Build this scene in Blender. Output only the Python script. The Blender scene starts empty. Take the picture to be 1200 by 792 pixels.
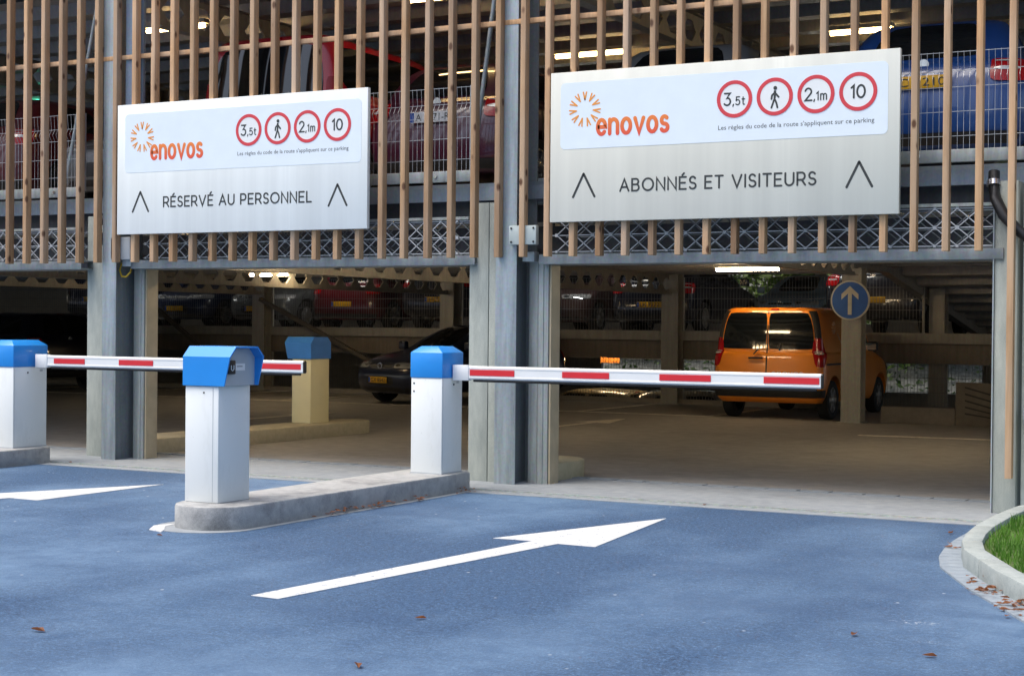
import bpy, math, random
from mathutils import Vector, Matrix
random.seed(11)
R = math.radians
scene = bpy.context.scene
col = scene.collection

# ------------------------------------------------------------------ camera, world, sun, exposure
yaw, pitch, roll = R(-28.2474), R(-0.4403), R(0.5219)
w_ = Vector((math.sin(yaw)*math.cos(pitch), math.cos(yaw)*math.cos(pitch), math.sin(pitch)))
r_ = Vector((math.cos(yaw), -math.sin(yaw), 0)); u_ = r_.cross(w_)
r2 = r_*math.cos(roll) + u_*math.sin(roll); u2 = u_*math.cos(roll) - r_*math.sin(roll)
camd = bpy.data.cameras.new('camera'); cam = bpy.data.objects.new('camera', camd); col.objects.link(cam)
cam.matrix_world = Matrix(((r2.x, u2.x, -w_.x, 0), (r2.y, u2.y, -w_.y, -13.158), (r2.z, u2.z, -w_.z, 1.47), (0, 0, 0, 1)))
camd.sensor_width = 36; camd.lens = 56.93; camd.clip_end = 500; camd.clip_start = .05
scene.camera = cam

SUN_EL, SUN_AZ = 64, 222         # veiled sun high behind the camera, to the left
world = bpy.data.worlds.new('World'); scene.world = world; world.use_nodes = True
nt = world.node_tree; bg = nt.nodes['Background']
sky = nt.nodes.new('ShaderNodeTexSky'); sky.sky_type = 'NISHITA'; sky.sun_disc = False
sky.sun_elevation = R(SUN_EL); sky.sun_rotation = R(SUN_AZ); sky.dust_density = 4; sky.air_density = 1.0; sky.ozone_density = 1.0
nt.links.new(sky.outputs[0], bg.inputs[0]); bg.inputs[1].default_value = 0.13
sd = bpy.data.lights.new('sun', 'SUN'); sd.energy = 1.4; sd.angle = R(50); sd.color = (1, .93, .82)
sun = bpy.data.objects.new('sun', sd); col.objects.link(sun)
sdir = Vector((math.sin(R(SUN_AZ))*math.cos(R(SUN_EL)), math.cos(R(SUN_AZ))*math.cos(R(SUN_EL)), math.sin(R(SUN_EL))))
sun.rotation_euler = sdir.to_track_quat('Z', 'Y').to_euler(); sun.location = (-20, -30, 40)
vs = scene.view_settings
vs.view_transform = 'Standard'; vs.look = 'None'; vs.gamma = 1; vs.use_curve_mapping = False; vs.exposure = .95
cy = scene.cycles
cy.use_denoising = True; cy.max_bounces = 6; cy.diffuse_bounces = 4; cy.glossy_bounces = 3
cy.sample_clamp_indirect = 6; cy.caustics_reflective = False; cy.caustics_refractive = False

# ------------------------------------------------------------------ materials
def hx(c): return (c[0], c[1], c[2], 1)
class NT:
    def __init__(s, name):
        s.m = bpy.data.materials.new(name); s.m.use_nodes = True; s.t = s.m.node_tree
        s.b = s.t.nodes['Principled BSDF']
    def n(s, k, **kw):
        n = s.t.nodes.new('ShaderNode'+k)
        for a, v in kw.items(): setattr(n, a, v)
        return n
    def l(s, a, b): s.t.links.new(a, b)
    def coords(s, scale=(1, 1, 1), kind='Object', rnd=0):
        tc = s.n('TexCoord'); mp = s.n('Mapping'); mp.inputs['Scale'].default_value = scale
        src = tc.outputs[kind]
        if rnd:
            oi = s.n('ObjectInfo'); mu = s.n('Math', operation='MULTIPLY'); mu.inputs[1].default_value = rnd
            s.l(oi.outputs['Random'], mu.inputs[0]); ad = s.n('VectorMath', operation='ADD')
            s.l(src, ad.inputs[0]); s.l(mu.outputs[0], ad.inputs[1]); src = ad.outputs[0]
        s.l(src, mp.inputs[0]); return mp.outputs[0]
    def noise(s, vec, scale, detail=4, rough=.55):
        n = s.n('TexNoise'); n.inputs['Scale'].default_value = scale; n.inputs['Detail'].default_value = detail
        n.inputs['Roughness'].default_value = rough; s.l(vec, n.inputs['Vector']); return n.outputs['Fac']
    def ramp(s, fac, stops):
        r = s.n('ValToRGB'); e = r.color_ramp.elements
        while len(e) < len(stops): e.new(.5)
        for i, (p, c) in enumerate(stops): e[i].position = p; e[i].color = hx(c) if len(c) == 3 else c
        s.l(fac, r.inputs[0]); return r.outputs[0]
    def mix(s, fac, a, b, mode='MIX'):
        m = s.n('Mix', data_type='RGBA', blend_type=mode)
        for sock, v in ((m.inputs[0], fac), (m.inputs[6], a), (m.inputs[7], b)):
            if isinstance(v, (int, float)): sock.default_value = v
            elif isinstance(v, tuple): sock.default_value = hx(v)
            else: s.l(v, sock)
        return m.outputs[2]
    def bump(s, h, strength=.3, dist=.01):
        b = s.n('Bump'); b.inputs['Strength'].default_value = strength; b.inputs['Distance'].default_value = dist
        s.l(h, b.inputs['Height']); s.l(b.outputs[0], s.b.inputs['Normal'])
    def base(s, c):
        if isinstance(c, tuple): s.b.inputs['Base Color'].default_value = hx(c)
        else: s.l(c, s.b.inputs['Base Color'])
    def set(s, **k):
        for a, v in k.items(): s.b.inputs[a.replace('_', ' ')].default_value = v
        return s

def simple(name, c, rough=.5, metal=0., var=.12, scale=6, coat=0., bump=0., spec=.5):
    M = NT(name); v = M.coords(); f = M.noise(v, scale)
    M.base(M.ramp(f, [(.3, tuple(x*(1-var) for x in c)), (.7, tuple(min(1, x*(1+var)) for x in c))]))
    M.set(Roughness=rough, Metallic=metal); M.b.inputs['Coat Weight'].default_value = coat
    M.b.inputs['Specular IOR Level'].default_value = spec
    if bump: M.bump(M.noise(v, scale*8), bump, .004)
    return M.m

def emit(name, c, s):
    M = NT(name); M.base(c); M.b.inputs['Emission Color'].default_value = hx(c); M.b.inputs['Emission Strength'].default_value = s
    v = M.coords(); M.set(Roughness=.5); return M.m

def wood():
    M = NT('larch_wood'); v = M.coords((1, 1, .06), rnd=37); v2 = M.coords((1, 1, .55), rnd=53)
    g = M.noise(v, 34, 5, .7); big = M.noise(v2, 2.2, 4)
    c = M.ramp(g, [(.25, (.38, .225, .12)), (.55, (.61, .405, .235)), (.8, (.76, .55, .345))])
    c = M.mix(M.ramp(big, [(.35, (0, 0, 0)), (.7, (1, 1, 1))]), c, (.63, .48, .35))
    vo = M.n('TexVoronoi'); vo.inputs['Scale'].default_value = 6.5; M.l(v2, vo.inputs['Vector'])
    k = M.ramp(vo.outputs['Distance'], [(.09, (1, 1, 1)), (.17, (0, 0, 0))])
    c = M.mix(k, c, (.15, .075, .04))
    oi = M.n('ObjectInfo'); t = M.ramp(oi.outputs['Random'], [(0, (.55, .47, .40)), (.25, (1.0, .90, .78)), (.5, (.70, .64, .58)), (.75, (1.02, .97, .93)), (1, (1.15, .98, .80))])
    c = M.mix(M.ramp(M.noise(v, 9, 3), [(.5, (0, 0, 0)), (.72, (.55, .55, .55))]), c, (.26, .16, .10))
    M.base(M.mix(1., c, t, 'MULTIPLY')); M.set(Roughness=.72); M.bump(g, .25, .003); return M.m

def asphalt():
    M = NT('asphalt'); v = M.coords()
    f = M.noise(v, 26, 6, .85); g = M.noise(v, 70, 3, .75); mid = M.noise(v, 5, 5, .6); big = M.noise(M.coords((1, .5, 1)), .42, 5, .6); wet = M.noise(M.coords((.35, 1, 1)), .8, 3)
    c = M.ramp(f, [(.36, (.004, .016, .045)), (.46, (.038, .098, .205)), (.57, (.075, .168, .315)), (.69, (.23, .35, .50))])
    c = M.mix(M.ramp(g, [(.42, (.85, .85, .85)), (.56, (0, 0, 0))]), c, (.012, .036, .09))
    c = M.mix(M.ramp(big, [(.42, (0, 0, 0)), (.66, (.7, .7, .7))]), c, (.18, .30, .46))
    c = M.mix(M.ramp(mid, [(.46, (0, 0, 0)), (.72, (.5, .5, .5))]), c, (.030, .085, .19))
    c = M.mix(M.ramp(wet, [(.52, (0, 0, 0)), (.7, (.45, .45, .45))]), c, (.026, .068, .155))
    vo = M.n('TexVoronoi'); vo.inputs['Scale'].default_value = 3.6; M.l(v, vo.inputs['Vector'])
    fl = M.ramp(vo.outputs['Distance'], [(.018, (1, 1, 1)), (.05, (0, 0, 0))])
    c = M.mix(fl, c, (.5, .54, .56))
    sc = M.ramp(M.noise(M.coords((.6, 1, 1)), 1.1, 2), [(.70, (0, 0, 0)), (.73, (1, 1, 1))]); sp = M.ramp(M.noise(v, 38, 3, .7), [(.56, (0, 0, 0)), (.62, (1, 1, 1))])
    c = M.mix(M.mix(1., sc, sp, 'MULTIPLY'), c, (.5, .56, .6))
    M.base(c); M.set(Roughness=.68); M.bump(f, 1., .012); return M.m

def roadpaint(name, a, wear, seed=0):
    M = NT(name); v = M.coords(); n = M.noise(v, 20, 6, .8); b = M.noise(v, 2.4, 5)
    c = M.mix(M.ramp(b, [(.35, (0, 0, 0)), (.7, (.6, .6, .6))]), a, tuple(x*.84 for x in a))
    c = M.mix(M.ramp(n, [(wear-.05, (1, 1, 1)), (wear, (0, 0, 0))]), c, (.10, .15, .24))
    M.base(c); M.set(Roughness=.65); M.bump(n, .5, .004); return M.m

def concrete(name, a, b, stain=(.16, .14, .12), sc=1.6, streak=False, st=.5):
    M = NT(name); v = M.coords((1, 1, .25) if streak else (1, 1, 1))
    f = M.noise(v, sc*5, 6, .65); s = M.noise(v, sc, 6, .7); fine = M.noise(M.coords(), 130, 2)
    c = M.ramp(f, [(.3, a), (.7, b)])
    c = M.mix(M.ramp(s, [(.52, (0, 0, 0)), (.74, (st, st, st))]), c, stain)
    c = M.mix(.25, c, M.ramp(fine, [(.3, tuple(x*.6 for x in a)), (.7, b)]))
    M.base(c); M.set(Roughness=.85); M.bump(fine, .35, .004); return M.m

def galv(name, c, metal=.35, rough=.5, var=.18):
    M = NT(name); v = M.coords((1, 1, .08)); st = M.noise(v, 16, 5, .6); v2 = M.coords(rnd=5)
    vo = M.n('TexVoronoi'); vo.inputs['Scale'].default_value = 42; M.l(v2, vo.inputs['Vector'])
    b = M.noise(v2, 2.2, 4)
    cc = M.ramp(st, [(.3, tuple(x*(1-var) for x in c)), (.72, tuple(x*(1+var*.6) for x in c))])
    sp = M.mix(.12, cc, vo.outputs['Color'], 'SOFT_LIGHT')
    sp = M.mix(M.ramp(b, [(.5, (0, 0, 0)), (.8, (.4, .4, .4))]), sp, tuple(x*.6 for x in c))
    M.base(sp); M.set(Roughness=rough, Metallic=metal); return M.m

def brushed_reflect(name, c):
    M = NT(name); v = M.coords((1, 1, .02)); st = M.noise(v, 2.6, 5, .65); fine = M.noise(v, 60, 3)
    M.base(M.ramp(st, [(.3, tuple(x*.86 for x in c)), (.62, c), (.74, tuple(min(1, x*1.14) for x in c))]))  # tone bands paint the vertical reflections into the base colour
    M.set(Metallic=.05, Roughness=.34)
    M.l(M.ramp(fine, [(.3, (.28, .28, .28)), (.7, (.42, .42, .42))]), M.b.inputs['Roughness']); return M.m

def paint(name, c, metal=.0, coat=.8):
    M = NT(name); f = M.noise(M.coords(), 2.5, 4); M.base(M.ramp(f, [(.3, tuple(x*.92 for x in c)), (.75, c)]))
    M.set(Roughness=.32, Metallic=metal); M.b.inputs['Coat Weight'].default_value = coat; M.b.inputs['Coat Roughness'].default_value = .06; return M.m

def grad(name, a, b, z0, z1):
    M = NT(name); tc = M.n('TexCoord'); sp = M.n('SeparateXYZ'); M.l(tc.outputs['Object'], sp.inputs[0])
    mr = M.n('MapRange'); mr.inputs[1].default_value = z0; mr.inputs[2].default_value = z1; M.l(sp.outputs[2], mr.inputs[0])
    M.base(M.ramp(mr.outputs[0], [(0, a), (1, b)])); M.set(Roughness=.5); return M.m

def leafmat(name, a, b):
    M = NT(name); f = M.noise(M.coords(), 1.2, 3); f2 = M.noise(M.coords(), 14, 2)
    c = M.ramp(f, [(.3, a), (.7, b)]); c = M.mix(.35, c, M.ramp(f2, [(.3, tuple(x*.5 for x in a)), (.7, tuple(x*1.3 for x in b))]))
    M.base(c); M.set(Roughness=.55)
    tr = M.n('BsdfTranslucent'); M.l(c, tr.inputs['Color']); mx = M.n('MixShader'); mx.inputs[0].default_value = .4
    out = M.t.nodes['Material Output']; M.l(M.b.outputs[0], mx.inputs[1]); M.l(tr.outputs[0], mx.inputs[2]); M.l(mx.outputs[0], out.inputs['Surface'])
    return M.m

m_wood = wood(); m_asph = asphalt()
m_islandc = concrete('island_concrete', (.28, .295, .30), (.47, .475, .47), (.09, .095, .10), 2.3, False, .95)
m_thresh = concrete('threshold_concrete', (.22, .25, .275), (.33, .36, .385), (.13, .14, .15), 1.6)
m_floor = concrete('floor_concrete', (.23, .22, .205), (.34, .325, .30), (.13, .125, .115), .9)
m_wall = concrete('wall_concrete', (.30, .27, .23), (.40, .36, .31), (.2, .18, .15), 1.0)
m_kerb = concrete('kerb_stone', (.25, .29, .285), (.40, .44, .43), (.15, .17, .165), 2.5)
m_paver = concrete('paver', (.20, .25, .30), (.31, .36, .41), (.12, .14, .16), 2.5)
m_board = concrete('column_board', (.34, .375, .345), (.52, .55, .49), (.18, .195, .18), 2.6, True, .85)
m_galv = galv('galvanised_steel', (.43, .485, .505), var=.30)
m_galvd = galv('galvanised_steel_dull', (.30, .33, .34), .3, .55)
m_galvl = galv('galvanised_steel_pale', (.42, .455, .44), .25, .5, .30)
m_beam = galv('interior_steel', (.37, .355, .315), .25, .55)
m_deck = galv('deck_sheet', (.42, .40, .36), .3, .5)
m_wire = simple('zinc_wire', (.58, .61, .64), .45, .35)
m_dim = simple('dim_steel', (.12, .105, .085), .6, .2)
m_dark = simple('dark_recess', (.03, .03, .032), .7)
m_black = simple('black_plastic', (.012, .012, .013), .45)
m_rubber = simple('rubber', (.015, .015, .016), .8)
m_white = simple('white_paint', (.78, .80, .80), .38, var=.02, coat=.2)
def cabinet_paint():
    M = NT('cabinet_paint'); tc = M.n('TexCoord'); v = M.coords((1, 1, .3)); n = M.noise(v, 7, 5, .65); f = M.noise(M.coords(), 60, 3)
    c = M.mix(M.ramp(n, [(.55, (0, 0, 0)), (.8, (.5, .5, .5))]), (.76, .79, .78), (.60, .62, .59))
    c = M.mix(M.ramp(f, [(.70, (0, 0, 0)), (.74, (.6, .6, .6))]), c, (.4, .4, .38)); M.base(c); M.set(Roughness=.42); return M.m
m_cab = cabinet_paint()
m_lamptint = simple('lamp_tinted_paint', (.94, .86, .54), .42, var=.02, coat=.2)  # white terminal tinted cream: warm lamp light put into the colour
m_grey = simple('grey_paint', (.44, .47, .49), .5, var=.04)
m_blue = simple('blue_paint', (.012, .25, .72), .38, var=.03, coat=.2)
m_bluedull = simple('dull_blue_paint', (.05, .25, .80), .45, var=.04)
m_red = simple('red_reflective', (.62, .02, .03), .4, var=.04)
m_road = roadpaint('road_paint', (.62, .64, .65), .43)
m_oldroad = simple('worn_road_paint', (.62, .57, .48), .7, var=.25, scale=12)
m_signal = brushed_reflect('sign_aluminium', (.84, .88, .86)); m_signal2 = brushed_reflect('sign_aluminium_warm_reflect', (.72, .72, .64))  # warm copy: the right sign's yellowish reflection put into its colour
m_signpanel = simple('sign_panel', (.74, .82, .88), .3, var=.02)
m_signred = simple('sign_red', (.62, .045, .06), .45, var=.04)
m_ink = simple('sign_ink', (.03, .035, .035), .5)
m_orange_grad = grad('orange_red', (.72, .075, .04), (.80, .24, .04), 0, .18)
m_orange = simple('logo_orange', (.78, .30, .05), .5, var=.05)
m_discblue = simple('disc_blue', (.010, .12, .48), .35, var=.1)
m_discwhite = simple('disc_white', (.72, .68, .55), .45)
m_glass = simple('car_glass', (.006, .008, .01), .04, spec=.8)
m_tyre = simple('tyre', (.018, .018, .019), .8)
m_rim = simple('alloy', (.42, .42, .43), .3, .8)
m_trim = simple('car_trim', (.02, .02, .022), .5)
m_lamp = simple('headlamp_lens', (.75, .77, .8), .08, .6)
m_tail = simple('tail_lens', (.42, .008, .012), .15)
m_clear = simple('clear_lens', (.62, .6, .58), .15, .2)
m_plate = simple('yellow_plate', (.72, .40, .015), .45)
m_platew = simple('white_plate', (.72, .74, .76), .45)
m_plateblue = simple('plate_band', (.02, .09, .42), .45)
m_chrome = simple('chrome', (.6, .6, .62), .15, .9)
m_tube = emit('lamp_tube', (1, .76, .46), 36)
m_tube_fill = emit('fill_tube_cool', (.95, .95, .9), 42)
m_tube2 = emit('lamp_tube_dim', (1, .68, .30), 17)
m_exit = emit('exit_sign', (.1, .85, .55), 2.5)
m_lampbody = simple('lamp_body', (.6, .56, .48), .5)
m_earth = concrete('soil', (.10, .085, .06), (.18, .15, .11), (.06, .05, .04), .8)
m_bank = concrete('bank_rubble', (.04, .045, .036), (.29, .30, .28), (.015, .025, .01), .9, False, .95)
m_bark = simple('bark', (.10, .075, .05), .9, bump=.6)
m_leaf = [leafmat('foliage', (.05, .10, .02), (.12, .20, .035)), leafmat('foliage_pale', (.08, .14, .03), (.16, .24, .05)), leafmat('foliage_deep', (.03, .07, .018), (.07, .13, .03))]
m_grass = leafmat('grass_blade', (.045, .15, .012), (.15, .33, .04))
m_dead = leafmat('dead_leaf', (.20, .06, .02), (.36, .15, .06))
m_yellow = simple('yellow_cable', (.62, .42, .03), .5)
m_sandsign = simple('orange_board', (.60, .20, .03), .5)

# ------------------------------------------------------------------ mesh helpers
def tag(o, label=None, cat=None, group=None, kind=None):
    if label: o['label'] = label
    if cat: o['category'] = cat
    if group: o['group'] = group
    if kind: o['kind'] = kind
    return o
def empty(name, loc, label=None, cat=None, group=None, rz=0):
    o = bpy.data.objects.new(name, None); o.empty_display_size = .2; col.objects.link(o)
    o.location = loc; o.rotation_euler = (0, 0, rz); return tag(o, label, cat, group)
def origin(o):
    v = Vector((0, 0, 0))
    while o: v += Vector(o.location); o = o.parent
    return v
class MB:
    def __init__(s): s.v = []; s.f = []; s.m = []
    def add(s, vs, fs, m=0):
        n = len(s.v); s.v += [tuple(a) for a in vs]; s.f += [tuple(i+n for i in f) for f in fs]; s.m += [m]*len(fs); return s
    def box(s, x0, x1, y0, y1, z0, z1, m=0):
        return s.add([(x0, y0, z0), (x1, y0, z0), (x1, y1, z0), (x0, y1, z0), (x0, y0, z1), (x1, y0, z1), (x1, y1, z1), (x0, y1, z1)],
              [(3, 2, 1, 0), (4, 5, 6, 7), (0, 1, 5, 4), (1, 2, 6, 5), (2, 3, 7, 6), (3, 0, 4, 7)], m)
    def tube(s, pts, r, n=6, m=0, cap=True):
        pts = [Vector(p) for p in pts]; rings = []
        rr = r if isinstance(r, (list, tuple)) else [r]*len(pts)
        for i, p in enumerate(pts):
            d = (pts[min(i+1, len(pts)-1)]-pts[max(i-1, 0)]).normalized()
            a = d.orthogonal().normalized() if abs(d.z) > .99 or True else None
            ref = Vector((0, 0, 1)) if abs(d.z) < .9 else Vector((1, 0, 0))
            a = d.cross(ref).normalized(); b = d.cross(a)
            rings.append([p+(a*math.cos(2*math.pi*(k+.5)/n)+b*math.sin(2*math.pi*(k+.5)/n))*rr[i] for k in range(n)])
        vs_ = [q for rg in rings for q in rg]; fs = []
        for i in range(len(pts)-1):
            for k in range(n): fs.append((i*n+k, i*n+(k+1) % n, (i+1)*n+(k+1) % n, (i+1)*n+k))
        if cap: fs += [tuple(range(n))[::-1], tuple((len(pts)-1)*n+k for k in range(n))]
        return s.add(vs_, fs, m)
    def prism(s, poly, h0, h1, axis='z', m=0):
        def P(a, b, h): return (a, b, h) if axis == 'z' else ((a, h, b) if axis == 'y' else (h, a, b))
        n = len(poly); vs_ = [P(a, b, h0) for a, b in poly]+[P(a, b, h1) for a, b in poly]
        return s.add(vs_, [tuple(range(n))[::-1], tuple(range(n, 2*n))]+[(k, (k+1) % n, n+(k+1) % n, n+k) for k in range(n)], m)
    def disc(s, c, r, h, axis='y', n=32, m=0):
        return s.prism([(c[0]+r*math.cos(2*math.pi*k/n), c[1]+r*math.sin(2*math.pi*k/n)) for k in range(n)], h[0], h[1], axis, m)
    def ringflat(s, c, r0, r1, y0, y1, n=40, m=0):
        vs_ = []; fs = []
        for k in range(n):
            a = 2*math.pi*k/n
            for r, y in ((r0, y0), (r1, y0), (r0, y1), (r1, y1)): vs_.append((c[0]+r*math.cos(a), y, c[1]+r*math.sin(a)))
        for k in range(n):
            i, j = 4*k, 4*((k+1) % n)
            fs += [(i, i+1, j+1, j), (i+2, j+2, j+3, i+3), (i+1, i+3, j+3, j+1), (i, j, j+2, i+2)]
        return s.add(vs_, fs, m)
    def strip(s, pl, pr, z0, z1, m=0):
        n = len(pl); vs_ = []
        for (a, b) in zip(pl, pr): vs_ += [(a[0], a[1], z0), (b[0], b[1], z0), (b[0], b[1], z1), (a[0], a[1], z1)]
        fs = []
        for i in range(n-1):
            for k in range(4): fs.append((4*i+k, 4*i+(k+1) % 4, 4*i+4+(k+1) % 4, 4*i+4+k))
        fs += [(0, 1, 2, 3), (4*n-1, 4*n-2, 4*n-3, 4*n-4)]
        return s.add(vs_, fs, m)
    def build(s, name, mats, parent=None, smooth=0, bevel=0, local=False):
        me = bpy.data.meshes.new(name)
        off = Vector((0, 0, 0)) if (local or parent is None) else origin(parent)
        if parent is None and not local and s.v:   # a thing of one mesh: its origin at its base
            xs = [p[0] for p in s.v]; ys = [p[1] for p in s.v]; zs = [p[2] for p in s.v]
            off = Vector(((min(xs)+max(xs))/2, (min(ys)+max(ys))/2, min(zs)))
        me.from_pydata([(p[0]-off.x, p[1]-off.y, p[2]-off.z) for p in s.v], [], s.f)
        for mm in (mats if isinstance(mats, (list, tuple)) else [mats]): me.materials.append(mm)
        for p, mi in zip(me.polygons, s.m): p.material_index = mi
        import bmesh
        bm = bmesh.new(); bm.from_mesh(me); bmesh.ops.recalc_face_normals(bm, faces=bm.faces)
        if bevel:
            ed = [e for e in bm.edges if len(e.link_faces) == 2 and e.calc_face_angle(0) > R(30)]
            bmesh.ops.bevel(bm, geom=ed, offset=bevel, segments=2, affect='EDGES', profile=.5)
        bm.to_mesh(me); bm.free()
        if smooth or bevel:
            me.polygons.foreach_set('use_smooth', [True]*len(me.polygons)); me.set_sharp_from_angle(angle=R(smooth or 40))
        o = bpy.data.objects.new(name, me); col.objects.link(o)
        if parent: o.parent = parent
        elif not local: o.location = off
        return o
def structure(name, mb, m, **k): return tag(mb.build(name, m, **k), kind='structure')

# stroke lettering and marks, in the x-z plane facing -y
def arc(cx, cz, rx, rz, a0, a1, n=14): return [(cx+rx*math.cos(R(a0+(a1-a0)*i/n)), cz+rz*math.sin(R(a0+(a1-a0)*i/n))) for i in range(n+1)]
GL = {
 'A': (.80, [[(0, 0), (.40, 1), (.80, 0)], [(.15, .33), (.65, .33)]]),
 'B': (.66, [[(.36, .53), (0, .53), (0, 1), (.36, 1)]+arc(.36, .765, .22, .235, 90, -90), [(0, .53), (0, 0), (.38, 0)]+arc(.38, .265, .25, .265, -90, 90)]),
 'E': (.58, [[(.58, 1), (0, 1), (0, 0), (.58, 0)], [(0, .52), (.5, .52)]]),
 'I': (.02, [[(0, 0), (0, 1)]]),
 'L': (.52, [[(0, 1), (0, 0), (.52, 0)]]),
 'N': (.72, [[(0, 0), (0, 1), (.72, 0), (.72, 1)]]),
 'O': (.98, [arc(.49, .5, .49, .5, 0, 360, 30)]),
 'P': (.62, [[(0, 0), (0, 1), (.36, 1)]+arc(.36, .70, .26, .30, 90, -90)+[(0, .40)]]),
 'R': (.64, [[(0, 0), (0, 1), (.36, 1)]+arc(.36, .71, .26, .29, 90, -90)+[(0, .42)], [(.36, .42), (.66, 0)]]),
 'S': (.56, [arc(.28, .745, .25, .255, 25, 270, 14)+arc(.28, .245, .28, .245, 90, -155, 14)]),
 'T': (.66, [[(0, 1), (.66, 1)], [(.33, 1), (.33, 0)]]),
 'U': (.70, [[(0, 1), (0, .36)]+arc(.35, .36, .35, .36, 180, 360)+[(.70, 1)]]),
 'V': (.80, [[(0, 1), (.40, 0), (.80, 1)]]),
 '1': (.26, [[(0, .82), (.2, 1), (.2, 0)]]),
 '0': (.64, [arc(.32, .5, .32, .5, 0, 360, 26)]),
 '2': (.58, [arc(.28, .72, .28, .28, 165, -35, 12)+[(0, 0), (.6, 0)]]),
 '3': (.56, [[(.03, 1), (.52, 1), (.24, .60)]+arc(.25, .31, .30, .31, 85, -145, 14)]),
 '5': (.56, [[(.50, 1), (.10, 1), (.06, .56)]+arc(.25, .32, .30, .32, 130, -140, 14)]),
 't': (.34, [[(.14, .95), (.14, .18)]+arc(.28, .18, .14, .18, 180, 290, 8), [(0, .70), (.34, .70)]]),
 'm': (.80, [[(0, 0), (0, .74)], [(0, .50)]+arc(.20, .50, .20, .24, 180, 0)+[(.40, 0)], [(.40, .50)]+arc(.60, .50, .20, .24, 180, 0)+[(.80, 0)]]),
 ',': (.08, [[(.08, .08), (.0, -.18)]]),
 'e': (.60, [[(.04, .36), (.58, .36)]+arc(.31, .36, .28, .36, 0, 318, 18)]),
 'n': (.56, [[(0, 0), (0, .72)], [(0, .44)]+arc(.28, .44, .28, .28, 180, 0)+[(.56, 0)]]),
 'o': (.64, [arc(.32, .36, .30, .36, 0, 360, 24)]),
 'v': (.60, [[(0, .72), (.30, 0), (.60, .72)]]),
 's': (.46, [arc(.23, .54, .20, .18, 35, 270, 12)+arc(.23, .18, .23, .18, 90, -150, 12)]),
}
def strokes(paths, r, name, m, parent, y, depth=.0014):
    """flat rounded strokes (x,z paths) standing proud of the plane y"""
    mb = MB(); y0 = y
    for pi_, p in enumerate(paths):
        q = [p[0]]
        for a in p[1:]:
            if math.dist(a, q[-1]) > 1e-5: q.append(a)
        if len(q) > 2 and math.dist(q[0], q[-1]) < 1e-4: q[-1] = q[0]
        # ribbon with round caps
        n = len(q); L = []; Rr = []
        closed = q[0] == q[-1]
        for i in range(n):
            if closed: a, b = q[(i-1) % (n-1)] , q[(i+1) % (n-1)] if i < n-1 else q[1]
            else: a, b = q[max(i-1, 0)], q[min(i+1, n-1)]
            d0 = Vector((q[i][0]-a[0], q[i][1]-a[1])); d1 = Vector((b[0]-q[i][0], b[1]-q[i][1]))
            if d0.length < 1e-9: d0 = d1
            if d1.length < 1e-9: d1 = d0
            d0.normalize(); d1.normalize(); t = d0+d1
            if t.length < .35:      # sharp turn: break here with a wide join
                t = d1
            t.normalize(); nn = Vector((-t.y, t.x)); k = r/max(.45, nn.dot(Vector((-d1.y, d1.x))))
            L.append((q[i][0]+nn.x*k, q[i][1]+nn.y*k)); Rr.append((q[i][0]-nn.x*k, q[i][1]-nn.y*k))
        for i in range(n-1):
            vs_ = [(L[i][0], y, L[i][1]), (Rr[i][0], y, Rr[i][1]), (Rr[i+1][0], y, Rr[i+1][1]), (L[i+1][0], y, L[i+1][1])]
            vs_ += [(a, y-depth, c) for a, b, c in vs_]
            mb.add(vs_, [(0, 1, 2, 3), (7, 6, 5, 4), (0, 3, 7, 4), (1, 5, 6, 2)])
        if not closed:
            for e, k in ((q[0], 0), (q[-1], 1)):
                mb.disc(e, r*.98, (y, y-depth*(.93-.05*k)), 'y', 10)
        y = y0-.00012*(pi_ % 5)
    return mb.build(name, m, parent)
def text_paths(s, x, z, h, track=.26, scale_x=1., accent=True):
    out = []; cx = x
    for ch in s:
        if ch == ' ': cx += h*.52*scale_x; continue
        base = {'É': 'E'}.get(ch, ch); w, ps = GL[base]
        for p in ps: out.append([(cx+a*h*scale_x, z+b*h) for a, b in p])
        if ch == 'É': out.append([(cx+.24*h*scale_x, z+1.16*h), (cx+.40*h*scale_x, z+1.32*h)])
        cx += (w+track)*h*scale_x
    return out, cx-track*h*scale_x
def text_fit(s, x0, x1, z, h, track=.26):
    _, e = text_paths(s, 0, 0, h, track); return text_paths(s, x0, z, h, track, (x1-x0)/e)[0]
def font_text(s, name, m, parent, x0, x1, z, h, y, shear=0, rot=True):
    cu = bpy.data.curves.new(name, 'FONT'); cu.body = s; cu.size = 1; cu.extrude = .0; cu.resolution_u = 2
    to = bpy.data.objects.new(name+'_curve', cu); col.objects.link(to)
    dg = bpy.context.evaluated_depsgraph_get(); me = bpy.data.meshes.new_from_object(to.evaluated_get(dg))
    bpy.data.objects.remove(to); bpy.data.curves.remove(cu)
    xs = [v.co.x for v in me.vertices]; zs = [v.co.y for v in me.vertices]
    sx = (x1-x0)/(max(xs)-min(xs)); sz = h/(max(zs)-min(zs)); mx = min(xs); mz = min(zs); off = origin(parent)
    for v in me.vertices: v.co = (x0+(v.co.x-mx)*sx-off.x, y-off.y, z+(v.co.y-mz)*sz-off.z)
    me.name = name; me.materials.clear(); me.materials.append(m)
    o = bpy.data.objects.new(name, me); col.objects.link(o); o.parent = parent; return o

ORD = ['first', 'second', 'third', 'fourth', 'fifth', 'sixth', 'seventh', 'eighth', 'ninth', 'tenth', 'eleventh', 'twelfth', 'thirteenth', 'fourteenth', 'fifteenth', 'sixteenth']

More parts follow.
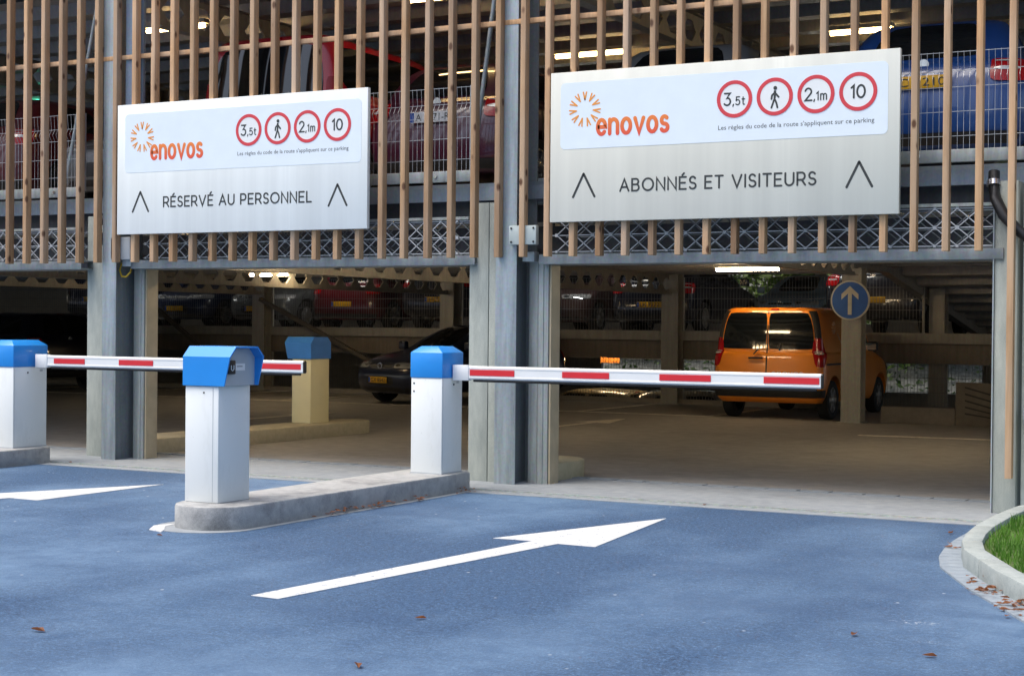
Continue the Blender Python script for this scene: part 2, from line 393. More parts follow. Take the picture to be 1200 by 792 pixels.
# ------------------------------------------------------------------ the ground
mb = MB(); mb.add([(-90, -70, 0), (60, -70, 0), (60, -.80, 0), (-90, -.80, 0)], [(0, 1, 2, 3)])
structure('asphalt_road', mb, m_asph)
mb = MB()
mb.add([(-90, -.80, -.03), (60, -.80, -.03), (60, 15.9, -.03), (-90, 15.9, -.03)], [(0, 1, 2, 3)])
mb.add([(-90, 15.9, -.03), (60, 15.9, -.03), (60, 15.9, -1.42), (-90, 15.9, -1.42)], [(0, 1, 2, 3)])
mb.add([(-90, 15.9, -1.42), (60, 15.9, -1.42), (60, 34, -1.42), (-90, 34, -1.42)], [(0, 1, 2, 3)])
N = 40; vs_ = []; fs = []
for j in range(9):
    for i in range(N+1):
        x = -90+150*i/N; y = 34+j*1.4+(0 if j < 8 else 150); z = -1.42+min(2.4, .48*j)+(random.uniform(-.12, .12) if 0 < j < 8 else 0); vs_.append((x, y, z))
for j in range(8):
    for i in range(N): a = j*(N+1)+i; fs.append((a, a+1, a+N+2, a+N+1))
structure('ground', mb, m_earth)
structure('bank', MB().add(vs_, fs), m_bank)
mb = MB(); mb.add([(-30, -.42, .004), (-2.3, -.42, .004), (-2.3, .92, .006), (-30, .92, .006)], [(0, 1, 2, 3)])
structure('threshold_paving', mb, m_thresh)
mb = MB(); mb.add([(-64, .92, 0), (2, .92, 0), (2, 15.78, 0), (-64, 15.78, 0)], [(0, 1, 2, 3)])
structure('car_park_floor', mb, m_floor)
mb = MB(); mb.box(-64, 4, 15.95, 33, -1.5, -1.36); structure('lower_floor', mb, m_floor)
# drain channel along the entrance
mb = MB(); mb.box(-30, -2.3, -.80, -.66, -.05, .006, 0); mb.box(-30, -2.3, -.66, -.645, -.05, .012, 1); mb.box(-30, -2.3, -.645, -.56, -.05, .002, 2)
mb.box(-30, -2.3, -.56, -.545, -.05, .012, 1); mb.box(-30, -2.3, -.545, -.42, -.05, .004, 0)
tag(mb.build('drain_channel', [m_thresh, m_galvl, m_galvd]), 'long steel drain channel set between blue asphalt and concrete threshold', 'drain')
mb = MB()                                   # a row of small edging stones in the threshold
x = -29.8
while x < -2.4:
    mb.box(x, x+.28, .86, 1.0, -.02, .011+random.uniform(0, .004)); x += .30
structure('edging_path', mb, m_thresh)
# lane arrow markings
def ground_arrow(name, cx, y0, y1, m, label, z=.004, w=.10, hw=.37, hl=1.7, parent=None):
    yb = y1-hl
    mb = MB(); mb.prism([(cx-w, y0), (cx+w, y0), (cx+w, yb), (cx+hw, yb-.02), (cx, y1), (cx-hw, yb-.02), (cx-w, yb)], z-.003, z, 'z')
    return tag(mb.build(name, m), label, 'road marking', kind='thing')
for pts, lb in (([(-5.36, -6.13), (-5.17, -6.14), (-4.88, -3.39), (-4.60, -3.40), (-4.82, -1.66), (-5.39, -3.37), (-5.09, -3.36)], 'white painted lane arrow pointing into the right entrance'),
                ([(-10.62, -6.3), (-10.42, -6.31), (-10.02, -3.29), (-9.70, -3.30), (-9.72, -1.72), (-10.46, -3.27), (-10.22, -3.28)], 'white painted lane arrow between the left barrier island and the middle island')):
    tag(MB().prism(pts, .001, .004, 'z').build('lane_arrow', m_road), lb, 'road marking', 'lane arrows')
for (cx, y0, y1, lb) in ((-15.3, 5.6, 9.2, 'faded arrow on the garage floor beside the lamp tinted terminal'), (-10.6, 6.2, 10.4, 'faded arrow on the garage floor behind the right barrier arm')):
    ground_arrow('lane_arrow', cx, y0, y1, m_oldroad, lb, z=.006, w=.06, hw=.28, hl=1.2)
mb = MB(); mb.box(-30, -8.2, 11.9, 12.0, -.01, .005); structure('bay_markings', mb, m_oldroad)
mb = MB()
for x in (-28.3, -25.9, -23.4, -21, -18.5, -14.6, -12.2, -9.8): mb.box(x-.05, x+.05, 12.0, 15.6, -.01, .0065)
mb.prism([(-6.35, 8.75), (-4.4, 8.9), (-4.4, 9.0), (-6.35, 8.85)], -.01, .0065, 'z')
structure('bay_marking_lines', mb, m_oldroad)

# ------------------------------------------------------------------ islands
def rounded_front(x0, x1, y0, y1, n=12):
    r = (x1-x0)/2; cx = (x0+x1)/2
    return [(x1, y1), (x0, y1), (x0, y0+r)]+[(cx-r*math.cos(math.pi*i/n), y0+r-r*math.sin(math.pi*i/n)) for i in range(1, n)]+[(x1, y0+r)]
def island(x0, x1, y0, y1, label, m, rev=False, h=.17):
    p = rounded_front(x0, x1, y0, y1)
    if rev: p = [(a, y0+y1-b) for a, b in p][::-1]
    return tag(MB().prism(p, -.02, h, 'z').build('traffic_island', m, bevel=.018), label, 'traffic island')
mid_is = island(-7.72, -7.12, -4.14, -.66, 'long concrete island under the ticket terminal with rounded end', m_islandc)
island(-12.82, -12.16, -4.6, -.62, 'concrete island at left edge under blue topped barrier housing', m_islandc)
island(-12.68, -12.06, .55, 5.45, 'concrete island inside the left entrance under the lamp tinted terminal', concrete('inner_kerb', (.42, .38, .26), (.56, .5, .36), (.3, .26, .18), 2.5), True)
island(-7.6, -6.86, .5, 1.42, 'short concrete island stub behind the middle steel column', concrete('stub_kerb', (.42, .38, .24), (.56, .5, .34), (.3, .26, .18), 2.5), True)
mb = MB(); p = rounded_front(-7.84, -7.06, -4.28, -.62, 16)
mb.prism(p, -.02, .0035, 'z'); structure('island_skirt_path', mb, m_thresh)
mb = MB(); mb.prism([(-7.66+.18*math.cos(a*.3), -4.12+.24*math.sin(a*.3)) for a in range(21)], 0, .008, 'z')
mb2 = MB(); q = [(-7.80, -4.08), (-7.68, -4.27), (-7.52, -4.33), (-7.60, -4.20), (-7.70, -4.08), (-7.74, -3.9)]
mb2.prism(q, .0, .0055, 'z'); tag(mb2.build('lane_marking', m_road), 'small white painted crescent at the front tip of middle island', 'road marking')

# ------------------------------------------------------------------ kerbed grass bed at the right
outer = [(-1.05, -5.6), (-1.32, -4.95), (-1.60, -4.42), (-1.90, -3.86), (-2.08, -3.46), (-2.25, -3.08), (-2.36, -2.65), (-2.42, -2.25), (-2.46, -1.80), (-2.48, -1.07), (-2.46, -.42), (-2.36, .02)]
def offset(poly, d):
    out = []
    for i, p in enumerate(poly):
        a, b = poly[max(i-1, 0)], poly[min(i+1, len(poly)-1)]; t = Vector((b[0]-a[0], b[1]-a[1])).normalized(); out.append((p[0]+t.y*d, p[1]-t.x*d))
    return out
inner = offset(outer, .13); skirt = offset(outer, -.14)
k = empty('kerb', (-1.5, -3, 0), 'pale curved stone kerb around the grass bed at right', 'kerb')
kn = 0
for i in range(0, len(outer)-1, 2):
    j = min(i+2, len(outer)-1); a = outer[i:j+1]; b = inner[i:j+1]
    def cut(P):
        P = list(P)
        for e, n_ in ((0, 1), (-1, -2)):
            L_ = math.dist(P[e], P[n_]); P[e] = tuple(P[e][q]+(P[n_][q]-P[e][q])*.007/L_ for q in (0, 1))
        return P
    a, b = cut(a), cut(b); mbk = MB().strip(a, b, -.02, .125)
    o = mbk.build('kerbstone', m_kerb, k, bevel=.014)
mb = MB()
for i in range(len(outer)-1):
    for t0, t1 in ((0.01, .323), (.337, .656), (.67, .99)):
        def lp(P, t): return (P[i][0]*(1-t)+P[i+1][0]*t, P[i][1]*(1-t)+P[i+1][1]*t)
        mb.strip([lp(skirt, t0), lp(skirt, t1)], [lp(outer, t0), lp(outer, t1)], -.02, .012)
structure('paver_path', mb, m_paver)
bed = inner+[(4, .02), (4, -5.6)]
mb = MB(); mb.prism(bed, -.02, .085, 'z'); structure('bed_ground', mb, concrete('bed_soil', (.05, .09, .02), (.09, .14, .035), (.07, .06, .03), 3))
mb = MB(); rg = random.Random(5)
def in_bed(x, y):
    for i in range(len(inner)-1):
        if inner[i][1] <= y <= inner[i+1][1]:
            t = (y-inner[i][1])/(inner[i+1][1]-inner[i][1]); return x > inner[i][0]*(1-t)+inner[i+1][0]*t+.03
    return False
cnt = 0
while cnt < 9000:
    x, y = rg.uniform(-2.4, -.6), rg.uniform(-5.2, 0)
    if not in_bed(x, y) or rg.random() < .35*(math.sin(x*7)*math.sin(y*6) > .55): continue
    h = rg.uniform(.03, .085); a = rg.uniform(0, 6.28); wd = .004; lx, ly = rg.uniform(-.03, .03), rg.uniform(-.03, .03)
    dx, dy = wd*math.cos(a), wd*math.sin(a)
    mb.add([(x-dx, y-dy, .085), (x+dx, y+dy, .085), (x+lx*.5+dx*.7, y+ly*.5+dy*.7, .085+h*.6), (x+lx*.5-dx*.7, y+ly*.5-dy*.7, .085+h*.6), (x+lx, y+ly, .085+h)], [(0, 1, 2, 3), (3, 2, 4)]); cnt += 1
tag(mb.build('grass', m_grass), 'short green grass growing inside the curved kerb', 'grass', kind='stuff')

# ------------------------------------------------------------------ fallen leaves
def leaf(mb, x, y, z, s, a, curl):
    c, n = math.cos(a), math.sin(a); P = [(-1, 0, 0), (-.35, .42, curl), (.35, .36, curl*.8), (1, 0, .15), (.35, -.36, curl*.5), (-.35, -.42, curl*.7), (0, 0, -.02)]
    mb.add([(x+s*(p[0]*c-p[1]*n), y+s*(p[0]*n+p[1]*c), z+s*abs(p[2])+.003) for p in P], [(0, 6, 1), (1, 6, 2), (2, 6, 3), (3, 6, 4), (4, 6, 5), (5, 6, 0)])
for piles, lb in (([(-1.93, -3.98, .10, .16, 34), (-1.68, -4.36, .12, .2, 46), (-2.1, -3.62, .1, .1, 10), (-2.52, -2.2, .06, .12, 9), (-2.5, -1.3, .1, .3, 4)], 'brown fallen leaves heaped along the curved kerb'),
                  ([(-7.08, -2.75, .05, .25, 26), (-7.07, -2.15, .05, .22, 24), (-7.06, -1.62, .04, .12, 10), (-7.06, -.85, .06, .12, 12)], 'brown fallen leaves along the foot of the middle island')):
    mb = MB()
    for (cx, cy_, sx, sy, n) in piles:
        for _ in range(n): leaf(mb, rg.gauss(cx, sx*.55), rg.gauss(cy_, sy*.6), rg.uniform(.004, .04), rg.uniform(.014, .03), rg.uniform(0, 6.28), rg.uniform(.1, .6))
    mb.v = [(min(p[0], 9) if 'kerb' in lb else max(p[0], -7.105), p[1], p[2]) for p in mb.v]
    tag(mb.build('fallen_leaves', m_dead), lb, 'leaves', kind='stuff')
LV = [(-5.59, -7.47, .055, 'curled brown leaf lying near the lower left corner'), (-4.21, -6.26, .04, 'pale brown leaf below the arrow shaft'), (-3.85, -7.36, .05, 'thin pale leaf at the bottom edge of the asphalt'),
      (-2.21, -5.56, .045, 'thin yellow leaf on open asphalt left of the kerb leaves'), (-1.77, -5.88, .045, 'red leaf near the lower right corner'), (-7.39, -4.5, .03, 'small leaf in front of the island tip'),
      (-2.72, -1.4, .045, 'red leaf on asphalt beside the kerb end'), (-4.9, -.66, .03, 'small red leaf lying on the drain channel'), (-12.0, -.5, .03, 'yellow brown leaf at the left column foot')]
for (x, y, s, lb) in LV:
    mb = MB(); leaf(mb, x, y, .004, s*.8, rg.uniform(0, 6), .5); tag(mb.build('leaf', m_dead), lb, 'leaf', 'single leaves on the asphalt')

# ------------------------------------------------------------------ facade columns
def facade_column(xf0, xf1, ylp, xl0, yr, xr0, xr1, label, plate=True):
    """galvanised H post: front flange xf0..xf1, clad panel behind its left side, folded channel and guide rail at its right"""
    cx = (xf0+xf1)/2; t = empty('steel_column', (cx, .2, 0), label, 'column', 'facade columns')
    MB().box(xf0, xf1, 0, .014, 0, 9).build('front_flange', m_galv, t, bevel=.003)
    MB().box(cx-.008, cx+.008, .015, .40, 0, 9).build('web', m_galvd, t)
    MB().box(xf0, xf1, .401, .418, 0, 9).build('back_flange', m_galvd, t)
    mb = MB(); mb.box(xl0, xl0+(xf0-xl0)*.58, ylp, ylp+.12, .004, 2.62); mb.box(xl0+(xf0-xl0)*.58+.006, xf0+.03, ylp+.004, ylp+.12, .004, 2.62)
    mb.build('clad_panel', m_board, t, bevel=.004)
    wch = xr1-xr0                                    # folded guide channel
    pr = [(xr0, yr+.14), (xr0+.02*wch, yr+.05), (xr0+.12*wch, yr+.012), (xr0+.30*wch, yr), (xr0+.52*wch, yr+.002), (xr0+.60*wch, yr-.012), (xr0+.80*wch, yr-.012), (xr0+.82*wch, yr), (xr1, yr+.004), (xr1, yr+.2), (xr0, yr+.2)]
    MB().prism(pr, .004, 2.10, 'z').build('guide_channel', m_galvl, t, smooth=25)
    MB().box(xr1+.004, xr1+.022, yr+.02, yr+.2, .004, 2.04).build('guide_rail', simple('guide_rail_paint', (.45, .38, .26), .5), t)
    MB().box(cx-.16, cx+.2, .42, .75, 2.62, 2.86).build('bracket', m_galvd, t, bevel=.004)
    MB().box(xf1+.03, xf1+.15, .06, .16, 2.06, 2.15).build('bolted_plate', m_galv, t, bevel=.004)
    if plate: MB().box(xf1+.10, xf1+.34, .018, .05, 2.86, 9).build('upper_plate', galv('blue_grey_steel', (.20, .26, .34), .3, .5), t)
    return t
facade_column(-12.04, -11.85, .27, -12.50, .26, -11.86, -11.69, 'galvanised steel column between the left opening and the left sign')
facade_column(-7.25, -7.03, .13, -7.60, .20, -7.03, -6.80, 'wide galvanised steel column between the two signs', False)
t = empty('steel_column', (-2.5, .2, 0), 'pale textured column at the right edge of the right opening', 'column', 'facade columns')
MB().box(-2.74, -2.56, .10, .5, .004, 2.66).build('clad_panel', m_board, t, bevel=.006)
MB().box(-2.752, -2.742, .085, .52, .004, 2.66).build('edge_plate', m_galv, t)
MB().box(-2.53, -1.7, .16, .2, .004, 2.6).build('side_panel', simple('pale_sheet', (.50, .55, .50), .5), t)
MB().box(-2.60, -2.30, .52, .7, 0, 2.5).build('post', m_galvd, t)
MB().box(-2.5, -2.1, .06, .14, .72, .84).build('bracket', m_galv, t, bevel=.006)
t = empty('steel_column', (-16.9, .2, 0), 'galvanised steel column beyond the left edge', 'column', 'facade columns')
MB().box(-17.0, -16.8, 0, .3, 0, 9).build('post', m_galv, t)

# junction boxes, cables, pipe
t = empty('junction_box', (-11.82, -.0, 2.1), 'grey junction box on the column left of the left sign', 'junction box')
MB().box(-11.93, -11.66, -.0, .08, 2.13, 2.37).build('case', m_grey, t, bevel=.008)
t = empty('junction_box', (-6.95, -.0, 2.2), 'grey junction box with four screws on the column between signs', 'junction box')
MB().box(-7.08, -6.80, -.06, .0, 2.21, 2.385).build('case', simple('box_grey', (.40, .46, .45), .5), t, bevel=.006)
mb = MB()
for x in (-7.055, -6.825):
    for z in (2.235, 2.36): mb.disc((x, z), .010, (-.066, -.058), 'y', 10)
mb.build('screws', m_black, t)
MB().tube([(-11.86, .10, 2.10), (-11.87, .08, 2.02), (-11.84, .08, 1.955), (-11.78, .08, 1.95), (-11.72, .08, 2.0), (-11.71, .1, 2.1)], .010).build('cable', m_yellow, smooth=60)
tag(bpy.data.objects['cable'], 'yellow cable loop hanging below the grey box at left column', 'cable')
def hose(pts, r, name, lb, cat): return tag(MB().tube(pts, r, 10).build(name, m_black, smooth=60), lb, cat)
hose([(-12.20, .24, 2.62), (-12.23, .16, 2.52), (-12.20, .13, 2.42), (-12.17, .16, 2.32), (-12.12, .26, 2.27)], .030, 'hose', 'short black hose bend at left column top', 'hose')
t = empty('drain_pipe', (-2.7, .1, 2.2), 'black bent drain pipe at the top of right column', 'pipe')
MB().tube([(-2.76, .14, 2.74), (-2.755, .1, 2.62), (-2.73, .05, 2.52), (-2.66, .03, 2.38), (-2.56, .03, 2.27), (-2.40, .03, 2.14), (-2.3, .05, 2.0), (-2.28, .1, 1.8)], .045, 12).build('pipe', m_black, t, smooth=60)
MB().tube([(-2.757, .105, 2.66), (-2.752, .09, 2.62)], .056, 12).build('clamp', m_chrome, t, smooth=60)

# ------------------------------------------------------------------ slat screen
scr = empty('slat_screen', (-8, 0, 2.1), 'screen of vertical wooden slats hung in front of the steel facade', 'slat screen')
SX0, SP = -13.371, .25625
def zz(z): return 1.47+(z-1.47)*.9939
slat_me = None; slat_long = None
for k in range(-14, 52):
    x = SX0+SP*k; low = x > -2.62 and x < -2.0
    if low:
        o = MB().box(x, x+.052, -.085, -.005, .30, 8.8).build('slat', m_wood, scr, bevel=.003)
    elif slat_me is None:
        o = MB().box(x, x+.052, -.085, -.005, 2.098, 8.8).build('slat', m_wood, scr, bevel=.003); slat_me = o; sx = x
    else:
        o = slat_me.copy(); col.objects.link(o); o.location.x = x-sx+random.uniform(-.004, .004); o.parent = scr
    o.rotation_euler.y = 0
for z in (4.24, 6.9):
    MB().box(-17.2, 0, -.0045, .045, z, z+.047).build('rail', m_wood, scr, bevel=.003)

# ------------------------------------------------------------------ railings, lattice grilles, deck edge per bay
BAYS = [(-16.78, -12.52, 'left of the left column'), (-11.62, -7.62, 'behind the left sign'), (-6.74, -2.0, 'behind the right sign')]
for (x0, x1, lb) in BAYS:
    t = empty('mesh_railing', ((x0+x1)/2, .2, 2.83), 'welded wire mesh railing of the upper deck '+lb, 'railing', 'mesh railings of the upper deck')
    mb = MB(); r = .0019; n = int((x1-x0)/.05)
    for i in range(n+1):
        x = x0+.03+(x1-x0-.06)*i/n
        mb.tube([(x, .22, 2.92), (x, .22, 3.46), (x, .185, 3.52), (x, .22, 3.58), (x, .205, 3.74)], r, 4)
    for z in (3.05, 3.25, 3.45, 3.58, 3.735): mb.tube([(x0, .216, z), (x1, .216, z)], .003, 4)
    mb.build('wire_mesh', m_wire, t)
    mb = MB(); mb.box(x0, x1, .19, .245, 2.835, 2.94); mb.build('bottom_channel', m_galvl, t, bevel=.005)
    mb = MB()
    for i in range(5): mb.disc((x0+.4+(x1-x0-.8)*i/4, 2.89), .018, (.178, .192), 'y', 10)
    mb.build('bolts', m_chrome, t)
    mb = MB()
    for x in (x0+.03, x1-.03): mb.box(x-.02, x+.02, .23, .27, 2.9, 3.75)
    mb.build('post', m_galv, t)
    x1 = min(x1, -2.77)
    t = empty('lattice_grille', ((x0+x1)/2, .2, 2.12), 'openwork steel lattice strip '+lb+', above the opening', 'grille', 'lattice strips above the openings')
    for yy, nm in ((.16, 'lattice'), (.44, 'lattice')):
        mb = MB(); p = .182; n = int((x1-x0)/p)
        for z in (2.15, 2.30, 2.455): mb.tube([(x0, yy, z), (x1, yy, z)], .0065, 4)
        for i in range(n+1):
            x = x0+.05+i*p+(0 if yy < .3 else .07)
            for dx in (-p, p):
                for zt in (2.455, 2.15):
                    if x0 < x+dx < x1: mb.tube([(x, yy-.012, 2.30), (x+dx, yy-.012, zt)], .0058, 4)
            mb.box(x-.014, x+.014, yy-.022, yy-.008, 2.285, 2.315)
            for zt in (2.455, 2.15): mb.box(x-.011, x+.011, yy-.02, yy-.01, zt-.011, zt+.011)
        mb.build(nm, m_wire if yy < .3 else m_galvd, t)
    MB().box(x0, x1, .13, .17, 2.468, 2.495).build('top_angle', m_galvl, t)
    # fascia profile under the lattice
    t = tag(MB().prism([(.08, 2.036), (.50, 2.036), (.50, 2.05), (.095, 2.05), (.095, 2.115), (.30, 2.125), (.30, 2.135), (.08, 2.125)], x0-.1, x1+.1, 'x').build('fascia_beam', m_galvd, bevel=.002),
            'galvanised fascia profile over the opening '+lb, 'fascia beam', 'fascia profiles over the openings')

# ------------------------------------------------------------------ the building behind: decks, beams
def ribbed(mb, x0, x1, ya, yb, za, zb, p=.95, d=.15):
    n = max(1, int(round((yb-ya)/p))); vs_ = []; fs = []
    prof = [(0, 0), (.22, 0), (.26, 1), (.94, 1), (.98, 0)]
    pts = []
    for i in range(n):
        for a, b in prof: pts.append(((i+a)/n, b*d))
    pts.append((1, 0))
    for t_, h in pts:
        y = ya+(yb-ya)*t_; z = za+(zb-za)*t_+h; vs_ += [(x0, y, z), (x1, y, z)]
    for i in range(len(pts)-1): fs.append((2*i, 2*i+1, 2*i+3, 2*i+2))
    mb.add(vs_, fs)
cp = empty('car_park', (-12, 16, 0), 'open steel multi storey car park with split level decks', 'car park')
XL, XR = -64, 3
mb = MB(); mb.box(XL, XR, .62, 15.7, 2.66, 2.85); mb.build('upper_deck', m_wall, cp)
mb = MB(); ribbed(mb, XL, -7.2, .6, 15.7, 2.47, 2.47); ribbed(mb, -7.2, XR, .6, 13.3, 2.47, 2.47); mb.build('deck_soffit', m_deck, cp)
mb = MB(); mb.box(XL, XR, .34, .40, 2.66, 2.79); mb.box(XL, XR, .40, .60, 2.70, 2.83); mb.build('deck_edge', galv('deck_edge_steel', (.30, .35, .40), .3), cp)
mb = MB(); mb.box(XL, XR, .60, .64, 2.46, 2.74); mb.box(XL, XR, .5, .56, 2.12, 2.2); mb.box(XL, XR, .95, 1.02, 2.08, 2.44); mb.build('edge_beam', galv('edge_beam_steel', (.13, .13, .14), .3), cp)
mb = MB(); mb.box(XL, XR, .62, 15.7, 5.36, 5.55); mb.build('upper_deck', m_wall, cp)
mb = MB(); ribbed(mb, XL, XR, .6, 15.7, 5.14, 5.14); mb.build('deck_soffit', m_deck, cp)
MB().box(XL, XR, .40, .6, 5.2, 5.5).build('deck_edge', m_galvd, cp)
MB().box(XL, XR, .3, 33, 8.3, 8.6).build('roof', m_wall, cp)
MB().box(XL, XR, .5, .6, 6.0, 8.3).build('parapet', m_galvd, cp)
# half decks beyond the split
mb = MB(); mb.box(XL, -7.25, 15.78, 33, 1.22, 1.345); mb.box(-7.25, XR, 22, 33, 1.22, 1.345); mb.build('half_deck', m_wall, cp)
mb = MB(); mb.box(XL, XR, 15.78, 33, 4.05, 4.2); mb.build('half_deck', m_wall, cp)
mb = MB(); mb.box(XL, XR, 15.78, 33, 6.8, 6.95); mb.build('half_deck', m_wall, cp)
mb = MB(); ribbed(mb, XL, -7.25, 16.1, 33, 1.12, 1.12); mb.build('deck_soffit', m_deck, cp)
mb = MB(); ribbed(mb, XL, XR, 16.1, 33, 3.92, 3.92); mb.build('deck_soffit', m_deck, cp)
MB().box(XL, XR, 15.70, 15.775, 1.215, 1.40).build('deck_edge', m_beam, cp)
MB().box(XL, XR, 15.8, 15.95, .86, 1.21).build('edge_beam', galv('dim_beam', (.23, .2, .165), .2, .6), cp)
MB().box(XL, XR, 15.62, 15.78, -.5, .09).build('upstand', m_wall, cp)
# rear wall with openings
def rear(z0, z1, opens, y=33.0):
    mb = MB(); x = XL
    for a, b, lo, hi in opens:
        mb.box(x, a, y, y+.15, z0, z1); mb.box(a, b, y, y+.15, z0, lo); mb.box(a, b, y, y+.15, hi, z1); x = b
    mb.box(x, XR, y, y+.15, z0, z1); mb.build('rear_wall', m_wall, cp)
rear(-1.5, 1.21, [(-21.6, -15.2, -.2, .95), (-13.2, -8.6, -.35, .85)])
rear(1.35, 4.04, [(-38, -33, 1.75, 3.9), (-28.2, -26, 1.9, 3.9), (-22, -20.2, 1.7, 3.9), (-17.4, -13.0, 1.6, 3.9), (-10, -9, 2.0, 3.9)])
rear(4.21, 6.79, [(-38, -33, 5, 6.5), (-26, -20, 5, 6.5), (-15, -5, 5, 6.5)])
# ramp at right
mb = MB(); ribbed(mb, -7.2, -2.4, 13.32, 21.9, 2.52, 1.28, .98, .17); mb.build('ramp_soffit', m_deck, cp)
mb = MB(); mb.add([(-7.2, 13.3, 2.66), (-2.4, 13.3, 2.66), (-2.4, 21.9, 1.42), (-7.2, 21.9, 1.42), (-7.2, 13.3, 2.85), (-2.4, 13.3, 2.85), (-2.4, 21.9, 1.6), (-7.2, 21.9, 1.6)],
    [(0, 1, 2, 3), (4, 7, 6, 5), (0, 4, 5, 1), (3, 2, 6, 7), (0, 3, 7, 4), (1, 5, 6, 2)]); mb.build('ramp', m_wall, cp)
def slopebar(x0, x1, pts, h): 
    mb = MB()
    for (y0, z0), (y1, z1) in zip(pts, pts[1:]):
        mb.add([(x0, y0, z0), (x1, y0, z0), (x1, y1, z1), (x0, y1, z1), (x0, y0, z0+h), (x1, y0, z0+h), (x1, y1, z1+h), (x0, y1, z1+h)], [(3, 2, 1, 0), (4, 5, 6, 7), (0, 1, 5, 4), (2, 3, 7, 6), (1, 2, 6, 5), (3, 0, 4, 7)])
    return mb
slopebar(-7.28, -7.205, [(11.4, 2.42), (13.4, 2.42), (22, 1.14)], .30).build('ramp_stringer', m_beam, cp)
slopebar(-7.36, -7.20, [(11.4, 2.405), (13.4, 2.405), (22, 1.125)], .014).build('ramp_stringer', m_beam, cp)
# cellular beams running into the depth
def cell_beam(p0, p1, z0, z1, name='cellular_beam', ph=.50, t=.012, fl=.14):
    p0, p1 = Vector((p0[0], p0[1])), Vector((p1[0], p1[1])); L = (p1-p0).length; d = (p1-p0)/L; nrm = Vector((-d.y, d.x)); zm = (z0+z1)/2; hh = (z1-z0)*.30
    mb = MB(); n = int(L/ph)
    def P(s, z, o): q = p0+d*s+nrm*o; return (q.x, q.y, z)
    def slab(s0, s1, za, zb): mb.add([P(s0, za, -t), P(s1, za, -t), P(s1, za, t), P(s0, za, t), P(s0, zb, -t), P(s1, zb, -t), P(s1, zb, t), P(s0, zb, t)], [(3, 2, 1, 0), (4, 5, 6, 7), (0, 1, 5, 4), (1, 2, 6, 5), (2, 3, 7, 6), (3, 0, 4, 7)])
    slab(0, L, z0, zm-hh); slab(0, L, zm+hh, z1)
    for i in range(n+1):       # web posts between hexagonal openings: narrow in the middle, wide at top and bottom
        c = min(i*ph, L); wn, ww = .055, .17
        for (za, zb, wa, wb) in ((zm-hh, zm, ww, wn), (zm, zm+hh, wn, ww)):
            v = []
            for o in (-t, t):
                for (z, w_) in ((za, wa), (zb, wb)): v += [P(max(0, c-w_), z, o), P(min(L, c+w_), z, o)]
            mb.add(v, [(0, 1, 3, 2), (4, 6, 7, 5), (0, 2, 6, 4), (1, 5, 7, 3)])
    for z in (z0, z1): mb.add([P(0, z-.007, -fl/2), P(L, z-.007, -fl/2), P(L, z-.007, fl/2), P(0, z-.007, fl/2), P(0, z+.007, -fl/2), P(L, z+.007, -fl/2), P(L, z+.007, fl/2), P(0, z+.007, fl/2)],
        [(3, 2, 1, 0), (4, 5, 6, 7), (0, 1, 5, 4), (1, 2, 6, 5), (2, 3, 7, 6), (3, 0, 4, 7)])
    return mb.build(name, m_beam, cp)
for x in (-21.6, -16.9, -12.0): cell_beam((x, 1.1), (x, 15.6), 2.10, 2.47)
cell_beam((-7.2, 1.1), (-7.2, 11.4), 2.30, 2.56)
for x in (-26.4, -21.6, -16.9, -12.0, -7.2): cell_beam((x, .8), (x, 15.6), 4.75, 5.15)
for x in (-26.4, -21.6, -16.9, -12.0): cell_beam((x, 16.2), (x, 33), 3.5, 3.9)
cell_beam((-30, 22.0), (-3, 22.0), .72, 1.1)
# interior columns
def icol(x, y, z0, z1, lb, s=.13):
    t = empty('steel_column', (x, y, z0), lb, 'column', 'columns inside the car park')
    MB().box(x-s, x+s, y-.14, y-.126, z0, z1).build('flange', m_beam, t); MB().box(x-.008, x+.008, y-.125, y+.125, z0, z1).build('web', m_beam, t)
    MB().box(x-s, x+s, y+.126, y+.14, z0, z1).build('flange', m_beam, t); MB().box(x-s-.04, x+s+.04, y-.2, y+.2, z0, z0+.016).build('base_plate', m_beam, t); return t
icol(-7.30, 11.75, 0, 2.42, 'interior steel column carrying the round blue arrow sign', .155)
icol(-11.97, 15.60, 0, 2.5, 'interior steel column left of the orange van', .17)
icol(-7.02, 16.1, 0, 2.2, 'interior steel column right of the orange van under the ramp', .14)
icol(-16.9, 15.60, 0, 2.5, 'interior steel column behind the navy hatchback', .16)
icol(-21.7, 15.60, 0, 2.5, 'interior steel column behind the lamp tinted terminal', .16)
for x in (-26.4, -21.6, -16.9, -12.0, -7.2): icol(x, 6.5, 2.85, 5.1, 'upper deck column %s' % {-26.4: 'far left', -21.6: 'behind the left slats', -16.9: 'behind the red van', -12.0: 'behind the left sign', -7.2: 'behind the right sign'}[x])
for x in (-24, -19.2, -14.4, -9.6): icol(x, 32.6, -1.36, 4, 'far rear column %s' % {-24: 'in the left opening', -19.2: 'right of the orange board', -14.4: 'behind the pale blue car', -9.6: 'behind the orange van'}[x])
